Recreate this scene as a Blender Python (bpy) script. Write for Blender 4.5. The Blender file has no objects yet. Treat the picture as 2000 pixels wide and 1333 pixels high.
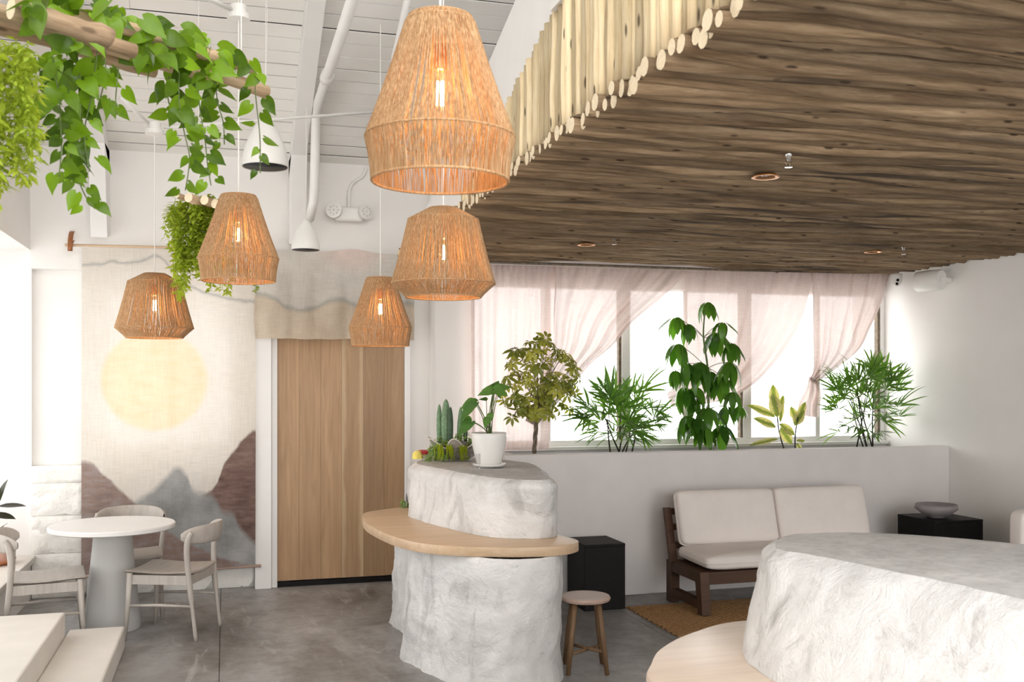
import bpy, math, random
from mathutils import Vector, Matrix, noise
rnd = random.Random(7)
SC = bpy.context.scene
COL = SC.collection

# ------------------------------------------------------------------ camera
# world: X runs along the door wall to the right, Y into the room, Z up; the eye stands at X=Y=0
FPX, HZ, EYE = 1944.0, 745.0, 1.75          # focal length and horizon in pixels of the 2000x1333 photograph, eye height in metres
TH = math.atan(560 / FPX); SN, CN = math.sin(TH), math.cos(TH)
cam = bpy.data.cameras.new('camera'); cam.sensor_width = 36; cam.lens = 36 * FPX / 2000
cam.shift_y = (HZ - 666.5) / 2000; cam.clip_start = 0.05; cam.clip_end = 200
cam.dof.use_dof = True; cam.dof.focus_distance = 7.6; cam.dof.aperture_fstop = 6.5
camo = bpy.data.objects.new('camera', cam); COL.objects.link(camo)
camo.location = (0, 0, EYE); camo.rotation_euler = (math.pi / 2, 0, -TH)
SC.camera = camo

# ------------------------------------------------------------------ daylight and exposure
W = bpy.data.worlds.new('overcast_sky'); SC.world = W; W.use_nodes = True
bg = W.node_tree.nodes['Background']; bg.inputs[0].default_value = (1.0, 0.99, 0.98, 1); bg.inputs[1].default_value = 3.0
def portal(name, loc, rot, sx, sy):
    L = bpy.data.lights.new(name, 'AREA'); L.shape = 'RECTANGLE'; L.size = sx; L.size_y = sy
    L.cycles.is_portal = True
    o = bpy.data.objects.new(name, L); COL.objects.link(o); o.location = loc; o.rotation_euler = rot
R90 = math.pi / 2
portal('portal_side_window', (-2.0, 6.69, 1.58), (0, -R90, 0), 2.44, 4.15)
portal('portal_front_opening', (2.5, -3.1, 1.9), (R90, 0, 0), 7.2, 3.4)  # unseen front opening, enlarged to fill the planter side and ceiling
portal('portal_planter_window', (4.18, 8.56, 1.9), (-R90, 0, 0), 4.2, 1.4)
portal('portal_hanging_window', (-0.45, 8.98, 1.85), (-R90, 0, 0), 1.2, 1.5)
portal('portal_roof_fill', (1.15, 0.75, 5.4), (0, 0, 0), 4.7, 2.1)  # unseen roof opening, added to light the upper room and foreground
vs = SC.view_settings; vs.view_transform = 'Standard'; vs.look = 'None'; vs.gamma = 1; vs.use_curve_mapping = False
vs.exposure = 0.93
SC.cycles.max_bounces = 6; SC.cycles.diffuse_bounces = 4; SC.cycles.glossy_bounces = 2; SC.cycles.transparent_max_bounces = 8; SC.cycles.caustics_reflective = False; SC.cycles.caustics_refractive = False; SC.cycles.use_adaptive_sampling = True; SC.cycles.adaptive_threshold = .05
SC.cycles.sample_clamp_indirect = 6

# ------------------------------------------------------------------ places seen along a line of sight, set on a real plane
def ray(x, y):
    u = (x - 1000) / FPX; v = (HZ - y) / FPX
    return Vector((SN + u * CN, CN - u * SN, v))
def onY(x, y, Y): d = ray(x, y); t = Y / d.y; return Vector((t * d.x, Y, EYE + t * d.z))
def onX(x, y, X): d = ray(x, y); t = X / d.x; return Vector((X, t * d.y, EYE + t * d.z))
def onZ(x, y, Z): d = ray(x, y); t = (Z - EYE) / d.z; return Vector((t * d.x, t * d.y, Z))
def onT(x, y, t): d = ray(x, y); return Vector((t * d.x, t * d.y, EYE + t * d.z))

# ------------------------------------------------------------------ mesh helpers
class MB:
    def __init__(s): s.v = []; s.f = []
    def add(s, vs, fs):
        o = len(s.v); s.v += [tuple(p) for p in vs]; s.f += [tuple(i + o for i in f) for f in fs]; return s
    def box(s, x0, x1, y0, y1, z0, z1):
        return s.add([(x0,y0,z0),(x1,y0,z0),(x1,y1,z0),(x0,y1,z0),(x0,y0,z1),(x1,y0,z1),(x1,y1,z1),(x0,y1,z1)],
                     [(0,3,2,1),(4,5,6,7),(0,1,5,4),(1,2,6,5),(2,3,7,6),(3,0,4,7)])
    def hexa(s, p):   # eight corners ordered as in box
        return s.add(p, [(0,3,2,1),(4,5,6,7),(0,1,5,4),(1,2,6,5),(2,3,7,6),(3,0,4,7)])
    def tube(s, path, rad, n=8, cap=True, flat=1.0, side=None):
        P = [Vector(p) for p in path]; m = len(P)
        if not hasattr(rad, '__len__'): rad = [rad] * m
        T = []
        for i in range(m):
            t = P[min(i+1, m-1)] - P[max(i-1, 0)]
            T.append(t.normalized() if t.length > 1e-9 else Vector((0,0,1)))
        a = Vector(side) if side else (Vector((1,0,0)) if abs(T[0].x) < .8 else Vector((0,0,1)))
        a = (a - T[0] * a.dot(T[0])).normalized()
        o = len(s.v)
        for i in range(m):
            a = (a - T[i] * a.dot(T[i])).normalized(); b = T[i].cross(a)
            for k in range(n):
                w = 2 * math.pi * k / n
                s.v.append(tuple(P[i] + a * (math.cos(w) * rad[i]) + b * (math.sin(w) * rad[i] * flat)))
        for i in range(m - 1):
            for k in range(n):
                k2 = (k + 1) % n
                s.f.append((o+i*n+k, o+i*n+k2, o+(i+1)*n+k2, o+(i+1)*n+k))
        if cap:
            s.f.append(tuple(o + k for k in reversed(range(n)))); s.f.append(tuple(o + (m-1)*n + k for k in range(n)))
        return s
    def lathe(s, prof, n=32, c=(0,0,0), a0=0.0, wob=None):
        o = len(s.v); m = len(prof)
        for j, (r, z) in enumerate(prof):
            for k in range(n):
                w = a0 + 2 * math.pi * k / n
                q = r if wob is None else wob(r, z, w)
                s.v.append((c[0] + q * math.cos(w), c[1] + q * math.sin(w), c[2] + z))
        for j in range(m - 1):
            for k in range(n):
                k2 = (k + 1) % n
                s.f.append((o+j*n+k, o+j*n+k2, o+(j+1)*n+k2, o+(j+1)*n+k))
        if prof[0][0] > 1e-5: s.f.append(tuple(o + k for k in reversed(range(n))))
        if prof[-1][0] > 1e-5: s.f.append(tuple(o + (m-1)*n + k for k in range(n)))
        return s
    def grid(s, fn, nu, nv, wrap=False):
        o = len(s.v)
        for j in range(nv + 1):
            for i in range(nu if wrap else nu + 1):
                s.v.append(tuple(fn(i / nu, j / nv)))
        w = nu if wrap else nu + 1
        for j in range(nv):
            for i in range(nu):
                i2 = (i + 1) % w
                s.f.append((o+j*w+i, o+j*w+i2, o+(j+1)*w+i2, o+(j+1)*w+i))
        return s
    def sell(s, a, b, c, e1=.35, e2=.25, n=32, m=16, at=(0,0,0)):      # rounded box (superellipsoid)
        pw = lambda x, e: math.copysign(abs(x) ** e, x)
        def fn(u, v):
            om = 2 * math.pi * u; et = math.pi * (v - .5)
            ce = pw(math.cos(et), e1)
            return (at[0] + a * ce * pw(math.cos(om), e2), at[1] + b * ce * pw(math.sin(om), e2), at[2] + c * pw(math.sin(et), e1))
        return s.grid(fn, n, m, True)
    def slab(s, pts, z0, z1, rnd_=0.0):    # prism of a closed outline, counter-clockwise, optional rounded edge
        n = len(pts); o = len(s.v)
        cx = sum(p[0] for p in pts) / n; cy = sum(p[1] for p in pts) / n
        rows = [(z0, rnd_), (z0 + rnd_*.3, rnd_*.3), (z0 + rnd_, 0), (z1 - rnd_, 0), (z1 - rnd_*.3, rnd_*.3), (z1, rnd_)] if rnd_ else [(z0, 0), (z1, 0)]
        for z, ins in rows:
            for p in pts:
                d = Vector((cx - p[0], cy - p[1])); d = d.normalized() if d.length else d
                s.v.append((p[0] + d.x * ins, p[1] + d.y * ins, z))
        for j in range(len(rows) - 1):
            for k in range(n):
                k2 = (k + 1) % n
                s.f.append((o+j*n+k, o+j*n+k2, o+(j+1)*n+k2, o+(j+1)*n+k))
        s.f.append(tuple(o + k for k in reversed(range(n)))); s.f.append(tuple(o + (len(rows)-1)*n + k for k in range(n)))
        return s
    def mesh(s, name, mat, smooth=False, off=None):
        me = bpy.data.meshes.new(name)
        v = s.v if off is None else [(p[0]-off[0], p[1]-off[1], p[2]-off[2]) for p in s.v]
        me.from_pydata(v, [], s.f); me.update()
        if mat: me.materials.append(mat)
        if smooth: me.polygons.foreach_set('use_smooth', [True] * len(me.polygons))
        return me
    def build(s, name, mat, parent=None, smooth=False, bevel=0, world=True, auto=False):
        """world=True: the points are room coordinates; the object hangs on its parent without shifting them"""
        off = parent_loc(parent) if (world and parent is not None) else None
        o = bpy.data.objects.new(name, s.mesh(name, mat, smooth or auto, off)); COL.objects.link(o)
        if parent is not None: o.parent = parent
        if auto: split_sharp(o)
        if bevel:
            b = o.modifiers.new('edge', 'BEVEL'); b.width = bevel; b.segments = 2; b.limit_method = 'ANGLE'; b.angle_limit = .6
        return o
def split_sharp(o, ang=.7):
    m = o.modifiers.new('sharp', 'EDGE_SPLIT'); m.split_angle = ang
def parent_loc(p):
    l = Vector((0,0,0))
    while p is not None: l += p.location; p = p.parent
    return l
def tag(o, label=None, cat=None, group=None, kind=None):
    if label: o['label'] = label
    if cat: o['category'] = cat
    if group: o['group'] = group
    if kind: o['kind'] = kind
    return o
def thing(name, loc, label=None, cat=None, group=None, kind=None, rz=0):
    o = bpy.data.objects.new(name, None); COL.objects.link(o); o.location = loc; o.rotation_euler = (0, 0, rz)
    o.empty_display_size = .1
    return tag(o, label, cat, group, kind)
def inst(name, me, parent, mtx):         # one more object on shared mesh data
    o = bpy.data.objects.new(name, me); COL.objects.link(o); o.parent = parent; o.matrix_basis = mtx; return o
def copy_tree(o, parent=None):
    c = o.copy(); COL.objects.link(c); c.parent = parent
    for ch in list(o.children): copy_tree(ch, c)
    return c
def frame(pos, tip, nrm, sc=1.0):        # local +Y to tip, local +Z towards nrm
    y = Vector(tip).normalized(); z = Vector(nrm); z = z - y * z.dot(y)
    if z.length < 1e-4: z = y.orthogonal()
    z.normalize(); x = y.cross(z)
    s3 = sc if hasattr(sc, '__len__') else (sc, sc, sc)
    return Matrix(((x.x*s3[0], y.x*s3[1], z.x*s3[2], pos[0]), (x.y*s3[0], y.y*s3[1], z.y*s3[2], pos[1]), (x.z*s3[0], y.z*s3[1], z.z*s3[2], pos[2]), (0,0,0,1)))
def cr(pts, n, closed=False):            # Catmull-Rom
    P = [Vector(p) for p in pts]; m = len(P); out = []
    segs = m if closed else m - 1
    for i in range(segs):
        g = lambda k: P[k % m] if closed else P[max(0, min(m-1, k))]
        a, b, c, d = g(i-1), g(i), g(i+1), g(i+2)
        for k in range(n):
            t = k / n
            out.append(.5 * ((2*b) + (c-a)*t + (2*a-5*b+4*c-d)*t*t + (3*b-a-3*c+d)*t**3))
    if not closed: out.append(P[-1])
    return out
def lerp(a, b, t): return a + (b - a) * t
def pl(pts, t):                           # piecewise-linear value of a list of (t, value)
    for (a, x), (b, y) in zip(pts, pts[1:]):
        if t <= b: return lerp(x, y, (t - a) / (b - a) if b > a else 0)
    return pts[-1][1]
def nz(x, y=0, z=0): return noise.noise(Vector((x, y, z)))
U = rnd.uniform

# ------------------------------------------------------------------ materials
class NT:
    def __init__(s, name):
        s.m = bpy.data.materials.new(name); s.m.use_nodes = True; s.t = s.m.node_tree; s.n = s.t.nodes; s.l = s.t.links
        s.b = s.n['Principled BSDF']; s.out = s.n['Material Output']; s._tc = None
    def node(s, ty, **kw):
        n = s.n.new(ty)
        for k, v in kw.items(): setattr(n, k, v)
        return n
    def link(s, a, b): s.l.new(a, b)
    def setin(s, n, i, v):
        if v is None: return
        if hasattr(v, 'is_output'): s.l.new(v, n.inputs[i])
        elif isinstance(v, tuple) and len(v) == 3 and n.inputs[i].type == 'RGBA': n.inputs[i].default_value = (*v, 1)
        else: n.inputs[i].default_value = v
    @property
    def obj(s):
        if not s._tc: s._tc = s.node('ShaderNodeTexCoord')
        return s._tc.outputs['Object']
    def mapping(s, sc=(1,1,1), loc=(0,0,0), rot=(0,0,0), src=None, rndoff=False):
        m = s.node('ShaderNodeMapping'); m.inputs['Scale'].default_value = sc; m.inputs['Rotation'].default_value = rot
        s.l.new(src or s.obj, m.inputs['Vector'])
        if rndoff:
            oi = s.node('ShaderNodeObjectInfo'); v = s.vmath('SCALE', (7.3, 3.1, 5.7), sc_=oi.outputs['Random']); s.l.new(v, m.inputs['Location'])
        else: m.inputs['Location'].default_value = loc
        return m.outputs[0]
    def vmath(s, op, a, b=None, sc_=None):
        n = s.node('ShaderNodeVectorMath', operation=op); s.setin(n, 0, a); s.setin(n, 1, b)
        if sc_ is not None: s.setin(n, 3, sc_)
        return n.outputs[0]
    def math(s, op, a, b=None, c=None, clamp=False):
        n = s.node('ShaderNodeMath', operation=op, use_clamp=clamp); s.setin(n, 0, a); s.setin(n, 1, b); s.setin(n, 2, c); return n.outputs[0]
    def noise(s, vec, scale=5, detail=4, rough=.55, dist=0):
        n = s.node('ShaderNodeTexNoise'); s.setin(n, 'Vector', vec); n.inputs['Scale'].default_value = scale
        n.inputs['Detail'].default_value = detail; n.inputs['Roughness'].default_value = rough; n.inputs['Distortion'].default_value = dist
        return n.outputs['Fac']
    def ramp(s, fac, stops, interp='LINEAR'):
        n = s.node('ShaderNodeValToRGB'); s.setin(n, 0, fac); e = n.color_ramp.elements; n.color_ramp.interpolation = interp
        while len(e) < len(stops): e.new(.5)
        for k, (p, c) in enumerate(stops):
            e[k].position = p; e[k].color = (*c, 1) if hasattr(c, '__len__') else (c, c, c, 1)
        return n.outputs[0]
    def mix(s, fac, a, b, mode='MIX'):
        n = s.node('ShaderNodeMix', data_type='RGBA', blend_type=mode)
        s.setin(n, 0, fac); s.setin(n, 6, a); s.setin(n, 7, b); return n.outputs[2]
    def sep(s, v=None):
        n = s.node('ShaderNodeSeparateXYZ'); s.l.new(v or s.obj, n.inputs[0]); return n.outputs
    def bump(s, h, strength=.3, dist=.01):
        n = s.node('ShaderNodeBump'); n.inputs['Strength'].default_value = strength; n.inputs['Distance'].default_value = dist
        s.l.new(h, n.inputs['Height']); s.l.new(n.outputs[0], s.b.inputs['Normal']); return n.outputs[0]
    def rand(s): return s.node('ShaderNodeObjectInfo').outputs['Random']
    def curve(s, x, pts):
        n = s.node('ShaderNodeFloatCurve'); s.setin(n, 1, x); c = n.mapping.curves[0]
        while len(c.points) < len(pts): c.points.new(.5, .5)
        for p, q in zip(c.points, pts): p.location = q; p.handle_type = 'AUTO'
        n.mapping.update(); return n.outputs[0]
    def set(s, base=None, rough=None, **kw):
        s.setin(s.b, 'Base Color', base); s.setin(s.b, 'Roughness', rough)
        for k, v in kw.items(): s.setin(s.b, k.replace('_', ' '), v)
        return s
def plain(name, c, rough=.6, var=.08, scale=6, bump=0, bscale=60, bdist=.002, **kw):
    t = NT(name); f = t.noise(t.obj, scale, 2)
    d = tuple(x * (1 - var) for x in c); l = tuple(min(1, x * (1 + var * .5)) for x in c)
    t.set(t.ramp(f, [(.3, d), (.7, l)]), rough, **kw)
    if bump: t.bump(t.noise(t.obj, bscale, 2), bump, bdist)
    return t.m
def woodmat(name, dark, light, axis=2, scale=1.0, rough=.5, per=0.25, contrast=.5):
    """grain runs along the given axis; every plank (object) gets its own tone and figure"""
    t = NT(name); sc = [14*scale, 14*scale, 14*scale]; sc[axis] = .9*scale
    v = t.mapping(tuple(sc), rndoff=True)
    g = t.noise(v, 1.2, 6, .6, 1.2); sc2 = [90*scale]*3; sc2[axis] = 2.5*scale
    fine = t.noise(t.mapping(tuple(sc2), rndoff=True), 1, 3, .6)
    f = t.math('ADD', t.math('MULTIPLY', g, .75), t.math('MULTIPLY', fine, .25))
    col = t.ramp(f, [(.5 - contrast*.35, dark), (.5 + contrast*.3, light)])
    tone = t.math('ADD', t.math('MULTIPLY', t.rand(), per), 1 - per/2)
    col = t.mix(1.0, col, t.node_rgb(tone), 'MULTIPLY')
    t.set(col, rough); t.bump(f, .12, .002); return t.m
def _node_rgb(s, v):
    n = s.node('ShaderNodeCombineColor')
    for i in range(3): s.setin(n, i, v)
    return n.outputs[0]
NT.node_rgb = _node_rgb
def leafmat(name, dark, light, trans=.35, rough=.35, edge=None, vein=True):
    t = NT(name); r = t.rand()
    col = t.mix(r, dark, light)
    f = t.noise(t.mapping((1,1,1), rndoff=True), 25, 3)
    col = t.mix(t.math('MULTIPLY', f, .35), col, tuple(min(1, x*1.5) for x in light))
    x, y, z = t.sep()
    if edge is not None:      # variegated rim: pale away from the midrib
        w = t.math('ADD', t.math('ABSOLUTE', x), t.math('MULTIPLY', t.noise(t.obj, 60, 3), .03))
        col = t.mix(t.ramp(w, [(edge[1], 0), (edge[1] * 1.5, 1)]), col, edge[0])
    t.set(col, rough, Specular_IOR_Level=.35)
    tr = t.node('ShaderNodeBsdfTranslucent'); t.setin(tr, 0, t.mix(1.0, col, (1.0, 1.0, .45), 'MULTIPLY'))
    mx = t.node('ShaderNodeMixShader'); mx.inputs[0].default_value = trans
    t.link(t.b.outputs[0], mx.inputs[1]); t.link(tr.outputs[0], mx.inputs[2]); t.link(mx.outputs[0], t.out.inputs[0])
    return t.m
def clothmat(name, col, trans=.45, clear=.1, weave=900, colour_fn=None):
    """open-weave linen: reflects, lets light through, and has small holes between the threads"""
    t = NT(name); x, y, z = t.sep()
    slub = t.noise(t.mapping((8, 8, 160)), 1, 4); slub2 = t.noise(t.mapping((160, 160, 6)), 1, 4)
    f = t.math('MULTIPLY', t.math('ADD', slub, slub2), .5)
    base = colour_fn(t) if colour_fn else col
    c2 = t.mix(t.ramp(f, [(.38, .88), (.62, 1.0)]), (0, 0, 0), base)
    t.set(c2, .9, Specular_IOR_Level=.1)
    t.bump(f, .25, .002)
    tr = t.node('ShaderNodeBsdfTranslucent'); t.setin(tr, 0, c2)
    mx = t.node('ShaderNodeMixShader'); mx.inputs[0].default_value = trans
    t.link(t.b.outputs[0], mx.inputs[1]); t.link(tr.outputs[0], mx.inputs[2])
    tp = t.node('ShaderNodeBsdfTransparent'); m2 = t.node('ShaderNodeMixShader')
    t.link(t.math('MULTIPLY', t.ramp(f, [(.4, 1.5), (.62, .5)]), clear), m2.inputs[0])
    t.link(mx.outputs[0], m2.inputs[1]); t.link(tp.outputs[0], m2.inputs[2]); t.link(m2.outputs[0], t.out.inputs[0])
    return t.m
def glassmat(name, tint=(1,1,1), refl=.08):
    t = NT(name); tp = t.node('ShaderNodeBsdfTransparent'); t.setin(tp, 0, tint)
    gl = t.node('ShaderNodeBsdfGlossy'); gl.inputs['Roughness'].default_value = .02
    fr = t.node('ShaderNodeLayerWeight'); fr.inputs[0].default_value = .25
    mx = t.node('ShaderNodeMixShader'); t.link(t.math('MULTIPLY', fr.outputs[0], refl * 8, clamp=True), mx.inputs[0])
    t.link(tp.outputs[0], mx.inputs[1]); t.link(gl.outputs[0], mx.inputs[2]); t.link(mx.outputs[0], t.out.inputs[0]); return t.m
def glowmat(name, c, s):
    t = NT(name); t.set((0, 0, 0), .5); t.setin(t.b, 'Emission Color', c); t.setin(t.b, 'Emission Strength', s); return t.m

M = {}
M['white'] = plain('white_paint', (.86, .84, .815), .7, .02, 3, .08, 35, .004)
M['ceil'] = plain('cream_board_paint', (.90, .88, .84), .65, .05, 2.5, .1, 20, .004)
M['trim'] = plain('white_gloss_trim', (.85, .84, .825), .45, .03, 4)
M['stone'] = plain('painted_stone', (.86, .845, .80), .75, .03, 9, .5, 22, .02)
M['wallgrey'] = plain('planter_plaster', (.77, .735, .72), .8, .05, 3, .06, 40, .004)
M['dark'] = plain('gap_dark', (.03, .027, .024), .9, .1)
def _floor():
    t = NT('polished_concrete'); p = t.obj
    a = t.noise(t.mapping((.9, .5, 1)), 1.6, 5, .62, .6); b = t.noise(p, 7, 5, .7); c = t.noise(t.mapping((2.2, .5, 1)), 3, 4, .6, 1.5)
    col = t.ramp(a, [(.28, (.10, .085, .075)), (.42, (.215, .205, .195)), (.56, (.31, .305, .30)), (.74, (.45, .445, .44))])
    col = t.mix(t.ramp(b, [(.45, 0), (.75, .45)]), col, (.17, .145, .12))
    col = t.mix(t.ramp(c, [(.58, 0), (.72, .5)]), col, (.52, .515, .51))
    t.set(col, t.ramp(b, [(.3, .3), (.7, .55)]), Specular_IOR_Level=.4); t.bump(b, .12, .003); return t.m
M['floor'] = _floor()
M['oak_door'] = woodmat('door_oak', (.30, .175, .085), (.47, .30, .165), 2, 1.0, .5, .28, .6)
def _sap():
    t = NT('door_oak_sapwood'); x, y, z = t.sep()
    v = t.mapping((14, 14, .8)); g = t.noise(v, 1.2, 6, .6, 1.0)
    w = t.math('ADD', t.math('ABSOLUTE', x), t.math('MULTIPLY', t.math('SUBTRACT', t.noise(t.mapping((3, 0, 1.6)), 1.0, 3), .5), .12))
    c1 = t.ramp(g, [(.3, (.33, .20, .10)), (.7, (.48, .31, .17))]); c2 = t.ramp(g, [(.3, (.44, .30, .17)), (.7, (.58, .42, .255))])
    t.set(t.mix(t.ramp(w, [(.05, 0), (.07, 1)]), c1, c2), .5); return t.m
M['sap'] = _sap()
M['oak_top'] = woodmat('ledge_oak', (.50, .345, .21), (.66, .49, .33), 0, .8, .38, .1, .6)
M['oak_pale'] = woodmat('pale_ledge_oak', (.55, .44, .345), (.70, .58, .475), 0, .8, .35, .1, .7)
M['greywood'] = woodmat('washed_grey_wood', (.33, .295, .26), (.45, .41, .37), 2, 1.5, .5, .06, .6)
M['greyseat'] = woodmat('washed_grey_seat', (.31, .275, .245), (.43, .39, .35), 0, 1.5, .5, .06, .6)
M['stoolwood'] = woodmat('oiled_stool_wood', (.13, .07, .032), (.22, .13, .065), 2, 1.5, .55, .1, .6)
M['stooltop'] = woodmat('stool_seat_wood', (.40, .28, .22), (.55, .41, .34), 0, 1.2, .4, .1, .7)
M['teak'] = woodmat('dark_teak', (.045, .018, .008), (.10, .045, .02), 0, 1.2, .6, .15, .6)
M['black'] = plain('black_stained_wood', (.007, .0055, .0055), .55, .3, 20, Specular_IOR_Level=.2)
M['canvas'] = plain('cream_canvas', (.86, .80, .76), .9, .03, 8, .25, 500, .001)
M['tabletop'] = plain('white_table_top', (.74, .73, .72), .45, .02)
M['tablebase'] = plain('grey_table_base', (.46, .455, .44), .6, .05, 3, .08, 60)
M['step'] = plain('pale_cast_step', (.70, .665, .61), .5, .06, 4, .06, 40)
M['whitemetal'] = plain('white_powder_coat', (.82, .81, .78), .4, .02)
M['speaker_dark'] = plain('speaker_grille', (.035, .033, .038), .6, .2, 300)
M['chrome'] = plain('chrome', (.75, .74, .74), .15, .05, Metallic=1.0)
M['copper'] = plain('copper_trim', (.75, .38, .17), .3, .1, Metallic=.8)
M['leather'] = plain('tan_leather', (.35, .13, .045), .5, .15, 20)
M['potwhite'] = plain('white_glaze', (.80, .79, .76), .18, .03)
M['pinkpot'] = plain('pink_clay', (.66, .43, .36), .7, .05)
M['terracotta'] = plain('terracotta', (.50, .19, .09), .7, .12, 10)
M['soil'] = plain('potting_soil', (.07, .05, .035), .95, .5, 40, .8, 60, .01)
M['gravel'] = plain('pale_gravel', (.30, .26, .22), .95, .5, 120, .8, 120, .01)
M['shell'] = plain('clam_shell', (.36, .32, .28), .7, .35, 30, .6, 60, .01)
M['shellrim'] = plain('shell_rim', (.78, .74, .68), .5, .05)
M['pebble'] = plain('grey_pebble', (.17, .165, .18), .5, .2, 10)
M['yellow'] = plain('yellow_cloth', (.85, .72, .18), .8, .08)
M['red'] = plain('red_cap', (.50, .03, .04), .4, .1)
M['jute'] = plain('jute_yarn', (.56, .33, .165), .9, .28, 60)
M['rope'] = plain('jute_rug', (.36, .20, .085), .95, .35, 60, .6, 300, .004)
M['cordwhite'] = plain('white_cord', (.84, .82, .78), .5, .02)
M['ceramic'] = plain('stoneware', (.30, .27, .275), .5, .12, 12, .1, 80)
M['glass'] = glassmat('clear_glass', (1, 1, 1), .035)
M['pane'] = glassmat('window_glass', (1, 1, 1), .03)
M['pane_dim_side'] = glassmat('dimmed_side_glass', (.72, .72, .72), .03)  # grey tint added to dim daylight from the side window
M['pane_dim_niche'] = glassmat('dimmed_niche_glass', (.66, .66, .66), .03)  # grey tint added to weaken the light behind the wall hanging
M['filament'] = glowmat('glowing_filament', (1.0, .55, .2), 55)
M['led'] = plain('led_reflector', (.72, .71, .78), .12, .2, 60, Metallic=.7)
def _poles(name, cols, knot, stain):
    t = NT(name)
    # length runs along local X of every pole
    v = t.mapping((2.0, 18, 18), rndoff=True); g = t.noise(v, 1.0, 5, .62, .5)
    f2 = t.noise(t.mapping((8, 90, 90), rndoff=True), 1.0, 5, .65)
    col = t.ramp(t.math('ADD', t.math('MULTIPLY', g, .6), t.math('MULTIPLY', f2, .4)), [(.33, cols[0]), (.5, cols[1]), (.68, cols[2])])
    tone = t.math('ADD', t.math('MULTIPLY', t.rand(), .7), .65)
    col = t.mix(1.0, col, t.node_rgb(tone), 'MULTIPLY')
    vo = t.node('ShaderNodeTexVoronoi'); t.link(t.mapping((5.5, 20, 20), rndoff=True), vo.inputs['Vector']); vo.inputs['Scale'].default_value = 1
    col = t.mix(t.ramp(vo.outputs['Distance'], [(.09, knot), (.17, 0)]), col, (.035, .02, .012))
    s = t.noise(t.mapping((.55, 4, 4), rndoff=True), 1.0, 3, .5, .6)
    col = t.mix(t.ramp(s, [(.63, 0), (.70, stain)]), col, (.06, .045, .035))
    t.set(col, .75, Specular_IOR_Level=.2); t.bump(f2, .6, .006); return t.m
M['pole_old'] = _poles('weathered_poles', [(.13, .08, .042), (.24, .165, .097), (.39, .285, .18)], .85, .8)
M['pole_new'] = _poles('peeled_poles', [(.56, .42, .24), (.72, .59, .38), (.83, .73, .53)], .8, .12)
M['poleend'] = plain('cut_pole_end', (.84, .72, .52), .8, .08, 60)
M['log'] = _poles('planter_logs', [(.30, .20, .12), (.46, .33, .21), (.58, .45, .31)], .6, .3)
M['pothos'] = leafmat('pothos_leaf', (.006, .034, .004), (.20, .36, .012), .34, .3)
M['fernleaf'] = leafmat('trailing_leaf', (.22, .34, .025), (.52, .60, .07), .45, .5)
M['umbrella'] = leafmat('umbrella_leaf', (.018, .075, .010), (.11, .27, .03), .4, .25)
M['varieg'] = leafmat('variegated_leaf', (.05, .10, .02), (.48, .48, .08), .4, .3)
M['palm'] = leafmat('palm_leaf', (.04, .12, .02), (.15, .31, .045), .4, .35)
M['ficus'] = leafmat('ficus_leaf', (.14, .19, .06), (.26, .32, .07), .4, .3, edge=((.62, .58, .30), .026))
M['rubber'] = leafmat('rubber_leaf', (.025, .02, .016), (.05, .055, .03), .1, .2)
M['philo'] = leafmat('philodendron_leaf', (.05, .14, .03), (.13, .27, .06), .3, .3)
M['cactus'] = plain('cactus_skin', (.17, .29, .16), .6, .35, 40, .4, 60, .006)
M['cactus2'] = plain('dark_cactus_skin', (.045, .09, .045), .6, .35, 40, .4, 60, .006)
M['moss'] = leafmat('moss', (.30, .42, .01), (.5, .58, .02), .3, .7)
M['succ'] = leafmat('succulent_leaf', (.14, .26, .06), (.30, .42, .14), .2, .5)
M['stem'] = plain('green_stem', (.12, .17, .05), .6, .3, 30)
M['bark'] = plain('grey_bark', (.20, .16, .115), .9, .4, 30, .6, 60, .005)
M['cane'] = plain('dark_cane', (.035, .03, .022), .8, .3, 30)

# ================================================================== THE ROOM
XL, XR, YB, YF = -1.5, 6.29, 8.72, -3.0       # left wall, right wall, door wall, front wall
RZ, RS, RIDGE = 3.64, 0.40, 2.5               # roof height at the door wall, its slope, ridge position
def roofz(y): return RZ + RS * (YB - y)
PZ = 2.80                                     # underside of the pole ceiling
# floor: cast slabs with saw cuts between them
fl = thing('floor', (0, 0, 0), 'grey mottled polished concrete floor with saw-cut joints', None, kind='structure')
MB().box(XL-.5, XR+.2, YF-.2, YB+.3, -.2, -.03).build('subfloor', M['dark'], fl)
xs = [XL-.5, -.035, 2.9, XR+.2]; ys = [YF-.2, -.3, 2.8, 5.88, YB+.3]
for i in range(3):
    for j in range(4):
        MB().box(xs[i]+.002, xs[i+1]-.002, ys[j]+.002, ys[j+1]-.002, -.031, 0).build('slab', M['floor'], fl)

# door wall with its window niche
wb = thing('wall_back', (0, YB, 0), 'white painted wall around the oak door', None, kind='structure')
m = MB()
m.box(XL, 1.75, YB, 9.0, 2.656, roofz(YB) + .1)
m.box(XL, -.99, 8.84, 9.0, 0, 2.656); m.box(.08, .24, 8.84, 9.0, 0, 2.656)
m.box(-.99, .08, 8.84, 9.0, 2.57, 2.656); m.box(-.99, .08, 8.84, 9.0, 0, 1.17)
m.box(.24, 1.75, YB, 9.0, 0, 2.656)
m.build('plaster', M['white'], wb)
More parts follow.
